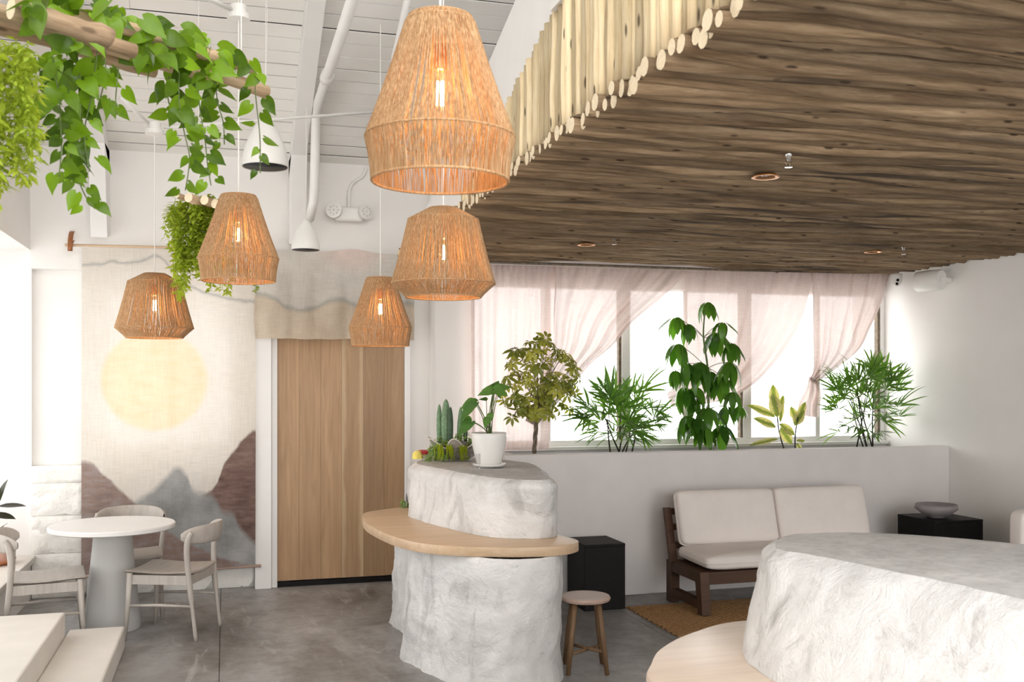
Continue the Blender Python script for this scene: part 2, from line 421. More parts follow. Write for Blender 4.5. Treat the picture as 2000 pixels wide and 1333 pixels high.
# painted stone blocks under the niche
rr = random.Random(3)
courses = [(.0, .357), (.357, .664), (.664, .928), (.928, 1.066)]
for ci, (z0, z1) in enumerate(courses):
    x = XL + .005; k = 0
    while x < .22:
        w = [.41, .52, .47, .56, .4][(k + ci * 2) % 5] if k or ci in (0, 2, 3) else .40
        x1 = min(x + w, .238)
        if .238 - x1 < .12: x1 = .238
        proud = (.012 if ci == 3 else 0) + rr.uniform(0, .012); sd = rr.uniform(0, 50)
        yf = 8.735 - proud
        def fn(u, v, x=x, x1=x1, z0=z0, z1=z1, yf=yf, sd=sd, ci=ci):
            X = lerp(x + .001, x1 - .001, u); Z = lerp(z0 + .001, z1 - .001, v)
            e = min(u, 1 - u) * (x1 - x) ; e2 = min(v, 1 - v) * (z1 - z0)
            b = min(1, min(e, e2) / .022)
            rough = .010 if ci == 3 else .022
            return (X, yf + .012 * (1 - b) ** 2 - rough * b * (nz(X*6+sd, Z*7, sd) + .5 * nz(X*16, Z*18, sd)), Z)
        mm = MB().grid(fn, 14, 8)
        mm.box(x + .001, x1 - .001, yf + .0115, 8.845, z0 + .001, z1 - .001)
        mm.build('stone', M['stone'], wb, smooth=True)
        x = x1; k += 1
# window in the niche (behind the wall hanging)
w2 = thing('window_1', (-.455, 8.95, 1.17), 'bright window behind the painted wall hanging', None, kind='structure')
m = MB(); m.box(-.99, -.94, 8.9, 8.97, 1.17, 2.57); m.box(.03, .08, 8.9, 8.97, 1.17, 2.57); m.box(-.94, .03, 8.9, 8.97, 1.17, 1.215); m.box(-.94, .03, 8.9, 8.97, 2.525, 2.57)
m.build('frame', M['trim'], w2, bevel=.004)
MB().box(-.47, -.40, 8.89, 8.98, 1.215, 2.525).build('mullion', M['trim'], w2, bevel=.004)
for a, b in ((-.94, -.47), (-.40, .03)):
    MB().box(a, b, 8.935, 8.94, 1.215, 2.525).build('pane', M['pane_dim_niche'], w2)

# left wall with the long side window
wl = thing('wall_left', (XL, 3, 0), 'white wall with a deep window reveal', None, kind='structure')
m = MB()
m.box(XL-.55, XL, YF-.2, 8.78, 2.80, 6.4); m.box(XL-.55, XL, YF-.2, 4.6, 0, 2.80); m.box(XL-.55, XL, 8.78, 9.0, 0, 6.4)
m.box(XL-.55, XL, 4.6, 8.78, 0, .30)
m.build('plaster', M['white'], wl)
MB().box(XL-.55, XL+.04, 4.6, 8.78, .30, .35).build('ledge', M['step'], wl, bevel=.008)
w3 = thing('window_2', (-2.0, 6.0, .35), 'long side window in the deep reveal', None, kind='structure')
for k in range(5):
    y = 4.6 + k * 1.045
    MB().box(-2.03, -1.96, max(4.6, y - .035), min(8.78, y + .035), .35, 2.80).build('mullion', M['trim'], w3)
    if k < 4: MB().box(-2.0, -1.995, y + .035, y + 1.01, .40, 2.75).build('pane', M['pane_dim_side'], w3)
MB().box(-2.03, -1.96, 4.6, 8.78, .35, .40).box(-2.03, -1.96, 4.6, 8.78, 2.75, 2.80).build('frame', M['trim'], w3)

# right wall, front wall
wr = MB().box(XR, XR+.2, YF-.2, 9.0, 0, 6.4).build('wall_right', M['white']); tag(wr, 'plain pale plaster wall beside the planter window', kind='structure')
m = MB(); m.box(XL-.55, XR+.2, YF-.2, YF, 3.6, 6.4); m.box(XL-.55, -1.1, YF-.2, YF, 0, 3.6); m.box(6.1, XR+.2, YF-.2, YF, 0, 3.6); m.box(-1.1, 6.1, YF-.2, YF, 0, .2)  # opening widened and raised to let in more fill light
tag(m.build('wall_front', M['white']), 'white wall behind the viewer with an opening enlarged for fill light', kind='structure')

# planter window wall: pilaster, header, sill
ww = thing('wall_window', (4.1, 8.45, 0), 'white wall with pilaster framing the planter window', None, kind='structure')
m = MB(); m.box(1.745, 2.065, 8.45, 9.0, 0, 3.9); m.box(2.065, XR, 8.45, 8.7, 2.60, 3.9); m.box(2.065, XR, 8.45, 8.7, 0, 1.13)
m.build('plaster', M['white'], ww)
MB().box(2.065, XR, 8.40, 8.50, 1.13, 1.165).build('sill', M['trim'], ww, bevel=.006)
w1 = thing('window_3', (4.18, 8.52, 1.165), 'long white framed window above the planter', None, kind='structure')
m = MB(); m.box(2.065, XR, 8.47, 8.58, 1.165, 1.215); m.box(2.065, XR, 8.47, 8.58, 2.585, 2.63); m.box(2.065, 2.10, 8.47, 8.58, 1.215, 2.585); m.box(6.24, XR, 8.47, 8.58, 1.215, 2.585)
m.build('frame', M['trim'], w1, bevel=.004)
mul = [(2.769, .06), (3.525, .085), (4.118, .045), (4.764, .085), (5.527, .05)]
for x, w in mul: MB().box(x - w/2, x + w/2, 8.46, 8.58, 1.215, 2.585).build('mullion', M['trim'], w1, bevel=.006)
for x in (3.47, 4.71, 6.225): MB().box(x - .013, x + .013, 8.475, 8.53, 1.215, 2.585).build('track', M['copper_dark'] if 'copper_dark' in M else M['bark'], w1)
edges = [2.10] + [x for x, w in mul] + [6.24]
for a, b in zip(edges, edges[1:]): MB().box(a + .02, b - .02, 8.515, 8.52, 1.215, 2.585).build('pane', M['pane'], w1)

# planter wall
pw = thing('planter_wall', (4.2, 7.55, 0), 'long waist-high plastered planter under the window', 'planter', None, 'structure')
m = MB(); m.box(2.12, XR, 7.55, 7.66, 0, 1.165); m.box(2.12, 2.23, 7.66, 8.45, 0, 1.165); m.build('plaster', M['wallgrey'], pw, bevel=.008)
MB().grid(lambda u, v: (lerp(2.23, XR, u), lerp(7.66, 8.45, v), 1.08 + .03 * nz(u*40, v*8)), 60, 10).build('soil', M['soil'], pw, smooth=True)

# roof boards, each its own piece
ce = thing('ceiling', (2.4, 5.6, 4.9), 'sloping cream board ceiling with dark gaps', None, kind='structure')
rr = random.Random(11); ux = 1 / math.hypot(1, RS)
y = YB + .02; row = 0
while y > RIDGE:
    w = .132 + rr.uniform(-.004, .004); gap = rr.choice([.007, .010, .013, .017])
    y0, y1 = y, y - w + gap
    cuts = sorted([XL] + [rr.uniform(-.8, 1.3) if row % 3 == 0 else rr.uniform(1.8, 4)] + [XR])
    for a, b in zip(cuts, cuts[1:]):
        dz = rr.uniform(-.002, .002)
        z0, z1 = roofz(y0) + dz, roofz(y1) + dz
        MB().hexa([(a+.001, y1, z1), (b-.001, y1, z1), (b-.001, y0, z0), (a+.001, y0, z0), (a+.001, y1, z1+.008), (b-.001, y1, z1+.008), (b-.001, y0, z0+.008), (a+.001, y0, z0+.008)]).build('board', M['ceil'], ce)
    y -= w; row += 1
def slope_slab(x0, x1, ya, yb, za, zb, th): return [(x0,ya,za),(x1,ya,za),(x1,yb,zb),(x0,yb,zb),(x0,ya,za+th),(x1,ya,za+th),(x1,yb,zb+th),(x0,yb,zb+th)]
MB().hexa(slope_slab(XL-.6, XR+.3, RIDGE-.1, 9.1, roofz(RIDGE-.1)+.03, roofz(9.1)+.03, .1)).build('roof_deck', M['dark'], ce)
sz = lambda yy: roofz(RIDGE) - .45 * (RIDGE - yy)
m = MB()
for x0, x1, ya, yb in ((XL-.6, XR+.3, 1.8, RIDGE+.1), (XL-.6, XR+.3, YF-.3, -.3), (XL-.6, -1.2, -.3, 1.8), (3.5, XR+.3, -.3, 1.8)):  # gap left in the unseen rear slope, added for fill light
    m.hexa(slope_slab(x0, x1, ya, yb, sz(ya)+.02, sz(yb)+.02, .1))
m.build('rear_slope', M['ceil'], ce)

# rafters with their wall posts
for k, xr in enumerate((.583, -.968)):
    r = thing('rafter', (xr, 8.6, 2.9), 'white rafter and wall post ' + ('over the door beside the sprinkler pipe', 'above the painted wall hanging')[k], 'rafter', 'roof rafters', 'structure')
    hw = .062
    MB().hexa(slope_slab(xr-hw, xr+hw, RIDGE, 8.7, roofz(RIDGE)-.17, roofz(8.7)-.17, .175)).build('beam', M['trim'], r, bevel=.004)
    if k < 2:
        MB().hexa([(xr-hw, 8.55, 2.90), (xr+hw, 8.55, 2.90), (xr+hw, YB-.002, 2.93), (xr-hw, YB-.002, 2.93), (xr-hw, 8.36, roofz(8.36)-.16), (xr+hw, 8.36, roofz(8.36)-.16), (xr+hw, YB-.002, roofz(YB)-.01), (xr-hw, YB-.002, roofz(YB)-.01)]).build('post', M['trim'], r, bevel=.004)

# sloping white beam over the edge of the pole ceiling
XE = 1.42
bl = lambda yy: 3.19 + .2858 * (5.05 - yy)      # lower edge of the beam
ye = 5.05 + (3.19 + .52 - PZ - .09) / .2858; yl = 5.05 + (3.19 - PZ - .09) / .2858
prof = [(2.0, bl(2.0)), (yl, PZ + .09), (ye, PZ + .09), (2.0, bl(2.0) + .52)]
tag(MB().add([(XE+.03, a_, b_) for a_, b_ in prof] + [(XE+.16, a_, b_) for a_, b_ in prof], [(0,1,2,3), (7,6,5,4), (0,4,5,1), (1,5,6,2), (2,6,7,3), (3,7,4,0)]).build('trim_1', M['trim']),
    'broad sloping white beam above the row of upright poles', kind='structure')
tag(MB().box(XE-.02, XE+.3, 4.02, 4.24, 3.41, 3.65).build('trim_2', M['trim']), 'short white cross beam above the upright poles', kind='structure')

# pole ceiling
pc = thing('pole_ceiling', (3.8, 5.2, PZ), 'low ceiling of weathered wooden poles laid side by side', 'ceiling', None, 'structure')
MB().box(XE+.06, XR, 2.0, 8.45, PZ+.06, PZ+.08).build('light_stop_board', M['dark'], pc)  # added unseen board that keeps light from leaking between the poles
rr = random.Random(5)
LEN = XR - XE - .02
def pole_mesh(seed, L, r0, r1, wob, n=10, segs=34, cut=0.0, mat='pole_old'):
    mb = MB(); path = []; rad = []
    for i in range(segs + 1):
        t = i / segs; x = t * L
        path.append((x, wob * nz(x * 1.1, seed, 1.3) + wob * .5 * nz(x * 3.1, seed, 8.1), wob * nz(x * 1.2, seed, 4.7)))
        rad.append(lerp(r0, r1, t) * (1 + .13 * nz(x * 2.7, seed, 9.4) + .07 * nz(x * 9, seed, 2.2)))
    mb.tube(path, rad, n)
    me = mb.mesh('pole', M[mat], True)
    return me
variants = []
for k in range(16):
    r0, r1 = (.033, .026) if k < 8 else (.026, .033)
    me = pole_mesh(k * 13.7, LEN, r0, r1, .034); me.materials.append(M['poleend'])
    me.polygons[len(me.polygons)-2].material_index = 1; me.polygons[len(me.polygons)-2].use_smooth = False; variants.append(me)
y = 2.03; k = 0
while y < 8.43:
    me = variants[(k * 7 + k // 16) % 16]
    mt = Matrix.Translation(Vector((XE - .01 + rr.uniform(-.022, .016), y, PZ + .032 + rr.uniform(-.012, .010))) - pc.location) @ Matrix.Rotation(rr.uniform(0, 6.28), 4, 'X')
    inst('pole', me, pc, mt); y += rr.uniform(.048, .060); k += 1

# upright poles along its edge
pv = thing('pole_screen', (XE, 4.3, PZ), 'row of pale peeled poles standing along the ceiling edge', 'pole screen')
y = 2.2; k = 0; SEG = 7
while y < 6.55:
    zb = PZ + .066 + rr.uniform(-.006, .006); r = rr.uniform(.022, .032)
    zt = min(bl(y) + .02, 3.9)
    if 4.02 < y < 4.24: zt = 3.42
    L = zt - zb
    if L < .05: break
    mb = MB(); sd = rr.uniform(0, 99); n = 9
    path = []; rad = []
    for i in range(SEG + 1):
        t = i / SEG; x = t * L
        path.append((x, .007 * nz(x*3, sd), .009 * nz(x*3, sd, 5))); rad.append(r * (1 + .12 * nz(x*5, sd, 9)))
    mb.tube(path, rad, n)
    me = mb.mesh('pole', M['pole_new'], True); me.materials.append(M['poleend'])
    me.polygons[len(me.polygons)-2].material_index = 1; me.polygons[len(me.polygons)-2].use_smooth = False
    # local X -> world Z, local Z -> world -X, local Y -> world Y
    mt = Matrix(((0,0,-1,0),(0,1,0,y - 4.3),(1,0,0,zb - PZ),(0,0,0,1))); mt[0][3] = rr.uniform(.012, .03)
    inst('pole', me, pv, mt)
    y += r * 2 * rr.uniform(.93, 1.06); k += 1

# things set into the pole ceiling
def recessed(p, label):
    t = thing('recessed_light', p, label, 'ceiling light', 'recessed lights in the pole ceiling')
    MB().lathe([(.05, .012), (.066, .0), (.07, -.006), (.052, -.004), (.048, .012)], 24, p).build('trim_ring', M['copper'], t, smooth=True)
    MB().lathe([(.0, .002), (.046, .004)], 24, p).build('lens', M['led'], t, smooth=True)
for (x, y), l in zip(((1495, 345), (1145, 478), (1705, 492)), ('copper rimmed recessed light nearest the front of the pole ceiling', 'copper rimmed recessed light above the planter tree curtain', 'copper rimmed recessed light near the dome camera')):
    recessed(onZ(x, y, PZ - .012), l)
def sprinkler(p, label):
    t = thing('fire_sprinkler', p, label, 'sprinkler', 'sprinkler heads in the pole ceiling')
    MB().lathe([(.016, .03), (.016, .0), (.009, -.004), (.009, -.02)], 12, p).build('body', M['chrome'], t, smooth=True)
    m = MB()
    for s in (-1, 1): m.tube([p + Vector((s*.008, 0, -.018)), p + Vector((s*.016, 0, -.03)), p + Vector((s*.004, 0, -.048))], .0025, 6)
    m.build('yoke', M['chrome'], t)
    MB().lathe([(.0, -.048), (.018, -.05), (.018, -.053), (.0, -.054)], 14, p).build('deflector', M['chrome'], t)
for (x, y), l in zip(((1540, 305), (1765, 484), (1200, 464)), ('chrome sprinkler head beside the front recessed light', 'chrome sprinkler head near the dome camera', 'chrome sprinkler head at the far side of the pole ceiling')):
    sprinkler(onZ(x, y, PZ), l)

# oak door and its casing
dr = thing('door_1', (.967, 8.7, .045), 'wide flush oak door of vertical boards', None, kind='structure')
bx = [.426, .606, .79, .967, 1.155, 1.335, 1.512]
for i in range(6):
    cx = (bx[i] + bx[i+1]) / 2
    o = MB().box(bx[i] - cx + .0008, bx[i+1] - cx - .0008, -.02, .018, 0, 2.12).build('plank', M['sap'] if i == 3 else M['oak_door'], dr, world=False)
    o.location = (cx - .967, 0, .005)
tag(MB().box(.42, 1.52, 8.66, YB, .002, .042).build('trim_3', M['black'], bevel=.003), 'black threshold under the oak door', kind='structure')
c = thing('trim_4', (.33, 8.62, 0), 'broad white door casing beside the wall hanging', None, kind='structure')
MB().box(.24, .375, 8.62, YB-.001, 0, 2.15).build('board', M['trim'], c, bevel=.004); MB().box(.377, .424, 8.65, YB-.001, 0, 2.15).build('stop', M['trim'], c, bevel=.004)
tag(MB().box(1.514, 1.565, 8.66, YB-.001, 0, 2.3).build('trim_5', M['trim'], bevel=.004), 'narrow white door casing beside the pilaster', kind='structure')

# steps up at the side
st = thing('steps', (-1.0, 5.6, 0), 'two pale cast steps at the lower left corner', 'steps', None, 'structure')
MB().box(XL, -.965, 3.2, 6.78, .001, .30).build('upper_step', M['step'], st, bevel=.012)
MB().box(-.965, -.63, 3.2, 6.95, .001, .15).build('lower_step', M['step'], st, bevel=.012)

# pipes and conduits under the roof
def pipe(name, pts, r, label, cat, mat='trim', coup=(), n=12):
    t = thing(name, pts[0], label, cat)
    MB().tube(pts, r, n).build('pipe', M[mat], t, smooth=True)
    for q in coup: MB().tube([q[0], q[1]], r * 1.3, n).build('coupling', M[mat], t, smooth=True)
    return t
px0 = onY(617, 215, 7.9)
pts = [Vector((px0.x, 4.0, px0.z)), Vector((px0.x, 7.75, px0.z)), Vector((px0.x, 7.85, px0.z - .02)), Vector((px0.x, 7.9, px0.z - .09)), Vector((px0.x - .01, 7.92, 3.28)), Vector((px0.x - .012, 7.96, 3.17)), Vector((px0.x - .03, 8.12, 3.05))]
pipe('sprinkler_pipe', pts, .036, 'white sprinkler pipe running down beside the rafter over the door', 'pipe', coup=[(Vector((px0.x, 6.95, px0.z)), Vector((px0.x, 7.08, px0.z)))])
q0 = onY(770, 112, 6.9)
pipe('thin_pipe', [onX(797, -8, q0.x), q0, q0 + Vector((0, .12, -.12)), q0 + Vector((0, .2, -.5))], .022, 'thin white pipe behind the largest pendant lamp', 'pipe')

# ================================================================== BARS OF TROWELLED CEMENT WITH OAK LEDGES
def resample(pts, n):
    c = [Vector((*p, 0)) for p in cr([(p[0], p[1], 0) for p in pts], 12, True)]; c = [Vector((p.x, p.y)) for p in c]
    L = [0]
    for a, b in zip(c, c[1:] + c[:1]): L.append(L[-1] + (b - a).length)
    out = []; j = 0
    for k in range(n):
        s = L[-1] * k / n
        while L[j+1] < s: j += 1
        a, b = c[j], c[(j+1) % len(c)]; out.append(a.lerp(b, (s - L[j]) / max(1e-9, L[j+1] - L[j])))
    return out
def cement(name, lo, hi, z0, z1, parent, amp=.022, n=220, rows=70, rim=.035, flare=.0, sd=0.0):
    A = resample(lo, n); B = resample(hi, n)
    ca = sum(B, Vector((0, 0))) / n
    mb = MB()
    def fn(u, v):
        k = int(round(u * n)) % n
        p = A[k].lerp(B[k], v); z = lerp(z0, z1, v)
        a = B[(k-1) % n] - B[(k+1) % n]; nrm = Vector((-a.y, a.x)).normalized()
        if (p - ca).dot(nrm) < 0: nrm = -nrm
        h = z1 - z
        ins = rim * (1 - min(1, h / rim)) ** 2
        out = flare * max(0, 1 - (z - z0) / .16) ** 2
        q = Vector((p.x, p.y, z))
        d = amp * (nz(q.x*2.6+sd, q.y*2.6, q.z*2.0) + .55 * nz(q.x*6+sd, q.y*6, q.z*5) + .32 * nz(q.x*14, q.y*14+sd, q.z*12) + .2 * abs(nz(q.x*30, q.y*30, q.z*26+sd)))
        p = p + nrm * (d - ins + out)
        return (p.x, p.y, z)
    # rows closer together near the rim
    mb.grid(lambda u, v: fn(u, 1 - (1 - v) ** 1.35), n, rows, True)
    side = mb.build(name, M['cement'], parent, smooth=True)
    ring = [mb.v[rows * n + k] for k in range(n)]
    cx, cy = sum(p[0] for p in ring) / n, sum(p[1] for p in ring) / n
    tb = MB()
    def tf(u, v):
        p = ring[int(round(u * n)) % n]; s = 1 - v
        x, y = lerp(cx, p[0], s), lerp(cy, p[1], s)
        return (x, y, z1 + .004 * min(1, v * 8) + .006 * nz(x*5, y*5, 3) * min(1, v * 6))
    tb.grid(tf, n, 18, True); return side, tb
def cementtop():  # top faces coloured darker and bumped less than the cement sides
    t = NT('darker_cement_top'); b = t.noise(t.obj, 5, 7, .65, .5); c = t.noise(t.obj, 28, 5, .6)
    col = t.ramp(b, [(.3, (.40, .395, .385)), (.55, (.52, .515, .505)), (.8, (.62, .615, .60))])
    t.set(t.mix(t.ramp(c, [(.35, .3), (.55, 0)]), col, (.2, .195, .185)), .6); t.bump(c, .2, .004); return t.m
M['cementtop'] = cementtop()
def _cement2():
    t = NT('trowelled_cement_side'); p = t.obj
    a = t.noise(p, 2.2, 4, .6, .4); b = t.noise(p, 9, 6, .68, .7); c = t.noise(p, 34, 4, .7); d = t.noise(t.mapping((1, 1, .45)), 3.2, 5, .65, 1.2)
    col = t.ramp(a, [(.25, (.52, .515, .51)), (.45, (.68, .677, .672)), (.62, (.76, .757, .752))])
    col = t.mix(t.ramp(d, [(.32, .75), (.46, 0)]), col, (.36, .355, .345))
    col = t.mix(t.ramp(b, [(.28, .5), (.40, 0)]), col, (.34, .335, .325))
    t.set(col, .8)
    h = t.math('ADD', b, t.math('MULTIPLY', c, .35)); t.bump(h, .6, .032); return t.m
M['cement'] = _cement2()
LZ = .80; TZ = 1.16
# the farther bar
b1 = thing('cement_bar', (1.6, 6.4, 0), 'sculpted white cement bar with raised block and curved oak ledge by the door', 'bar counter', 'cement bars')
base = [(1.12,6.30),(1.16,5.98),(1.29,5.66),(1.47,5.45),(1.68,5.40),(1.84,5.48),(1.94,5.72),(2.02,6.2),(2.06,6.9),(1.98,7.45),(1.65,7.65),(1.32,7.45),(1.20,7.15),(1.24,6.75)]
foot = [(1.09,6.28),(1.15,5.94),(1.29,5.60),(1.46,5.40),(1.67,5.36),(1.82,5.46),(1.925,5.72),(2.03,6.2),(2.06,6.9),(1.98,7.47),(1.65,7.68),(1.30,7.48),(1.15,7.15),(1.22,6.72)]
s1, t1 = cement('base', foot, base, .0, LZ - .058, b1, .03, 260, 90, .01, .02)
lpx = [(800, 990), (745, 996), (712, 1002), (708, 1012), (722, 1027), (776, 1051), (854, 1065), (987, 1070), (1080, 1068), (1122, 1062), (1128, 1055), (1095, 1046)]
lp = [tuple(onZ(x, y, LZ)[:2]) for x, y in lpx] + [(1.98, 6.1), (1.97, 6.9), (1.8, 7.5)]
ledge = resample(lp, 140)
MB().slab([(p.x, p.y) for p in ledge], LZ - .058, LZ, .006).build('ledge', M['oak_top'], b1, auto=True)
blo = [(1.25,6.80),(1.33,6.45),(1.44,6.10),(1.56,5.84),(1.74,5.72),(1.90,5.74),(1.985,5.88),(2.0,6.1),(2.07,6.4),(2.13,6.8),(2.03,7.3),(1.76,7.58),(1.42,7.45),(1.27,7.15)]
bhi = [(1.28,6.90),(1.36,6.50),(1.46,6.10),(1.57,5.78),(1.74,5.60),(1.90,5.64),(1.965,5.82),(2.01,6.1),(2.09,6.4),(2.15,6.8),(2.04,7.3),(1.76,7.58),(1.44,7.47),(1.30,7.2)]
s2, t2 = cement('raised_block', blo, bhi, LZ + .001, TZ, b1, .026, 240, 60, .055, 0, 4.0)
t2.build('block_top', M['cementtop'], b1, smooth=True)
# the nearer bar
b2 = thing('cement_bar', (2.3, 2.6, 0), 'sculpted white cement bar with pale oak ledge in the lower right corner', 'bar counter', 'cement bars')
c_lo = [(1.735,3.08),(1.685,2.88),(1.69,2.62),(1.77,2.25),(1.98,1.85),(2.5,1.65),(3.0,1.9),(3.1,2.5),(2.88,3.0),(2.52,3.38),(2.12,3.46),(1.86,3.31)]
c_hi = [(1.83,3.12),(1.87,2.95),(1.93,2.70),(1.99,2.40),(2.10,2.05),(2.5,1.80),(2.95,2.0),(3.02,2.5),(2.84,2.93),(2.5,3.33),(2.14,3.43),(1.92,3.30)]
f_lo = [(p[0]*.97+.09, p[1]*.97+.08) for p in c_lo]
s3, _ = cement('base', f_lo, f_lo, 0, LZ - .058, b2, .02, 160, 40, .01, .03, 9.0)
l2 = [tuple(onZ(x, y, LZ)[:2]) for x, y in ((1450, 1212), (1350, 1235), (1292, 1264), (1272, 1292), (1274, 1333))] + [(1.33, 2.4), (1.55, 1.9), (2.1, 1.45), (2.8, 1.5), (3.1, 2.2), (2.9, 3.0), (2.45, 3.45)]
MB().slab([(p.x, p.y) for p in resample(l2, 160)], LZ - .058, LZ, .012).build('ledge', M['oak_pale'], b2, auto=True)
s4, t4 = cement('raised_block', c_lo, c_hi, LZ + .001, TZ, b2, .022, 260, 70, .045, 0, 21.0)
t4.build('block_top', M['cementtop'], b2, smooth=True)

# ================================================================== TABLE AND CHAIRS
tb = thing('round_table', (-.765, 7.54, 0), 'small round white-topped table with grey conical base', 'table')
MB().lathe([(0, .705), (.405, .705), (.42, .712), (.422, .735), (.415, .742), (0, .742)], 72, (-.765, 7.54, 0)).build('top', M['tabletop'], tb, auto=True)
MB().lathe([(.185, .002), (.19, .02), (.18, .12), (.158, .35), (.135, .58), (.125, .704)], 48, (-.765, 7.54, 0)).build('base', M['tablebase'], tb, auto=True)
def make_chair(label):
    t = thing('dining_chair', (0, 0, 0), label, 'chair', 'chairs around the round table')   # front faces local -Y
    B = lambda mb, name, mat: mb.build(name, M[mat], t, smooth=True, world=False)
    for s in (-1, 1):
        B(MB().tube([(s*.235, -.235, .0), (s*.222, -.215, .25), (s*.215, -.205, .455)], [.0135, .018, .02], 12), 'leg', 'greywood')
        # rear leg sweeps up into the backrest
        B(MB().tube(cr([(s*.215, .255, .0), (s*.215, .225, .25), (s*.222, .205, .45), (s*.238, .20, .60), (s*.243, .212, .69), (s*.236, .235, .735)], 5), [.013]*6+[.019]*10+[.02]*6+[.017]*4, 12), 'leg', 'greywood')
        B(MB().tube([(s*.225, -.215, .235), (s*.22, 0, .24), (s*.216, .228, .235)], [.008, .012, .008], 10), 'side_stretcher', 'greywood')
        B(MB().box(s*.205 - .011, s*.205 + .011, -.2, .205, .378, .441), 'side_rail', 'greywood').data.polygons.foreach_set('use_smooth', [False]*6)
    B(MB().box(-.205, .205, -.217, -.195, .378, .441), 'front_rail', 'greywood').data.polygons.foreach_set('use_smooth', [False]*6)
    B(MB().box(-.205, .205, .195, .217, .378, .441), 'rear_rail', 'greywood').data.polygons.foreach_set('use_smooth', [False]*6)
    def seat(u, v):     # saddle seat, top and underside wrapped in one closed strip
        w = v * 2 * math.pi; th = .011
        yy = -.245 + .47 * (.5 - .5 * math.cos(w)); top = math.sin(w) > 0
        hw = .225 + .012 * (1 - (yy + .245) / .47); x = lerp(-hw, hw, u)
        z = .449 + .016 * (x / .22) ** 2 - .012 * math.exp(-((yy - .03) / .16) ** 2)
        return (x, yy, z + (th if math.sin(w) > 0 else -th) * min(1, abs(math.sin(w)) * 6) * (0 if u in (0.0, 1.0) else 1))
    m = MB().grid(seat, 14, 28)
    o = B(m, 'seat', 'greyseat'); split_sharp(o, .9)
    def back(u, v):     # curved band bent round behind the sitter
        a = lerp(-1.18, 1.18, u); w = v * 2 * math.pi
        r = .262; cy = .06; th = .0125; e_ = abs(a / 1.18); hh = .068 * (1 - .2 * e_ ** 2 - .52 * e_ ** 8); th *= 1 + .25 * e_ ** 6 - .6 * e_ ** 40
        cz = .715 - .012 * (a / 1.18) ** 2
        lean = .14
        dz = hh * math.sin(w); rr_ = r + th * math.cos(w) + dz * lean
        return (rr_ * math.sin(a), cy + rr_ * math.cos(a), cz + dz)
    B(MB().grid(back, 30, 16), 'backrest', 'greywood')
    return t
ch = make_chair('grey wooden chair in front of the wall hanging, facing the door bar side of the table')
def put_chair(c, pos, face, label):
    c.location = (pos[0], pos[1], 0); c.rotation_euler = (0, 0, math.atan2(face[1], face[0]) + math.pi / 2); c['label'] = label
put_chair(ch, (-.35, 7.30), (-.432, .165), 'grey wooden chair nearest the oak door, turned toward the round table')
put_chair(copy_tree(ch), (-.69, 7.97), (.05, -1), 'grey wooden chair behind the round table, backed by the wall hanging')
put_chair(copy_tree(ch), (-1.15, 7.22), (.97, .16), 'grey wooden chair between the white stone wall, the steps and the table')

# ================================================================== STOOL, CUBES, SOFA, RUG, BOWL
sp = Vector((2.10, 5.68, 0))
s = thing('stool', sp, 'low round wooden stool beside the farther cement bar', 'stool')
MB().lathe([(0, .418), (.13, .418), (.148, .425), (.152, .438), (.146, .449), (0, .45)], 48, sp).build('seat', M['stooltop'], s, auto=True)
for k in range(4):
    a = math.radians(45 + 90 * k - 14); d = Vector((math.cos(a), math.sin(a), 0))
    MB().tube([sp + d * .165, sp + d * .135 + Vector((0, 0, .2)), sp + d * .10 + Vector((0, 0, .425))], [.014, .018, .017], 10).build('leg', M['stoolwood'], s, smooth=True)
for a in (45 - 14, 135 - 14):
    d = Vector((math.cos(math.radians(a)), math.sin(math.radians(a)), 0)) * .147
    MB().tube([sp - d + Vector((0, 0, .12 + (.012 if a > 90 else 0))), sp + d + Vector((0, 0, .12 + (.012 if a > 90 else 0)))], .011, 8).build('stretcher', M['stoolwood'], s, smooth=True)
def cube(x0, x1, y0, y1, h, label):
    t = thing('side_table', ((x0+x1)/2, (y0+y1)/2, 0), label, 'side table', 'black block side tables')
    MB().box(x0, x1, y0, y1, .003, h - .022).build('body', M['black'], t, bevel=.003); MB().box(x0 - .001, x1 + .001, y0 - .001, y1 + .001, h - .0215, h).build('top', M['black'], t, bevel=.003)
cube(2.62, 2.95, 7.10, 7.50, .505, 'black block side table between the cement bar and the sofa')
cube(5.49, 5.95, 6.75, 7.22, .62, 'black block side table carrying the stoneware bowl')
bp = Vector((5.66, 6.95, .62))
t = thing('bowl', bp, 'grey stoneware bowl on the black side table', 'bowl')
MB().lathe([(0, .001), (.06, .001), (.065, .01), (.12, .035), (.17, .075), (.162, .112), (.157, .112), (.163, .078), (.11, .045), (0, .03)], 48, bp).build('body', M['ceramic'], t, smooth=True)
# rug: rows of twisted jute
t = thing('jute_rug', (4.0, 6.7, 0), 'brown braided jute rug in front of the sofa', 'rug')
rx0, rx1, ry0, ry1 = 2.97, 5.2, 6.22, 7.13
m = MB(); y = ry0; k = 0
while y < ry1:
    xo = rx0 + .01 * math.sin(k * 1.7)
    n = 80
    def rf(u, v, y=y, k=k, xo=xo):
        x = lerp(xo, rx1, u); ph = x * 95 + (k % 2) * math.pi
        a = math.pi * v
        return (x, y + .011 - .0125 * math.cos(a) + .002 * math.sin(ph), .001 + (.0095 + .0035 * math.sin(ph)) * math.sin(a))
    m.grid(rf, 150, 4); y += .0225; k += 1
tag(m.build('braid', M['rope'], t, smooth=True), kind='stuff')
MB().box(rx0 + .005, rx1, ry0, ry1, .0005, .004).build('backing', M['rope'], t)
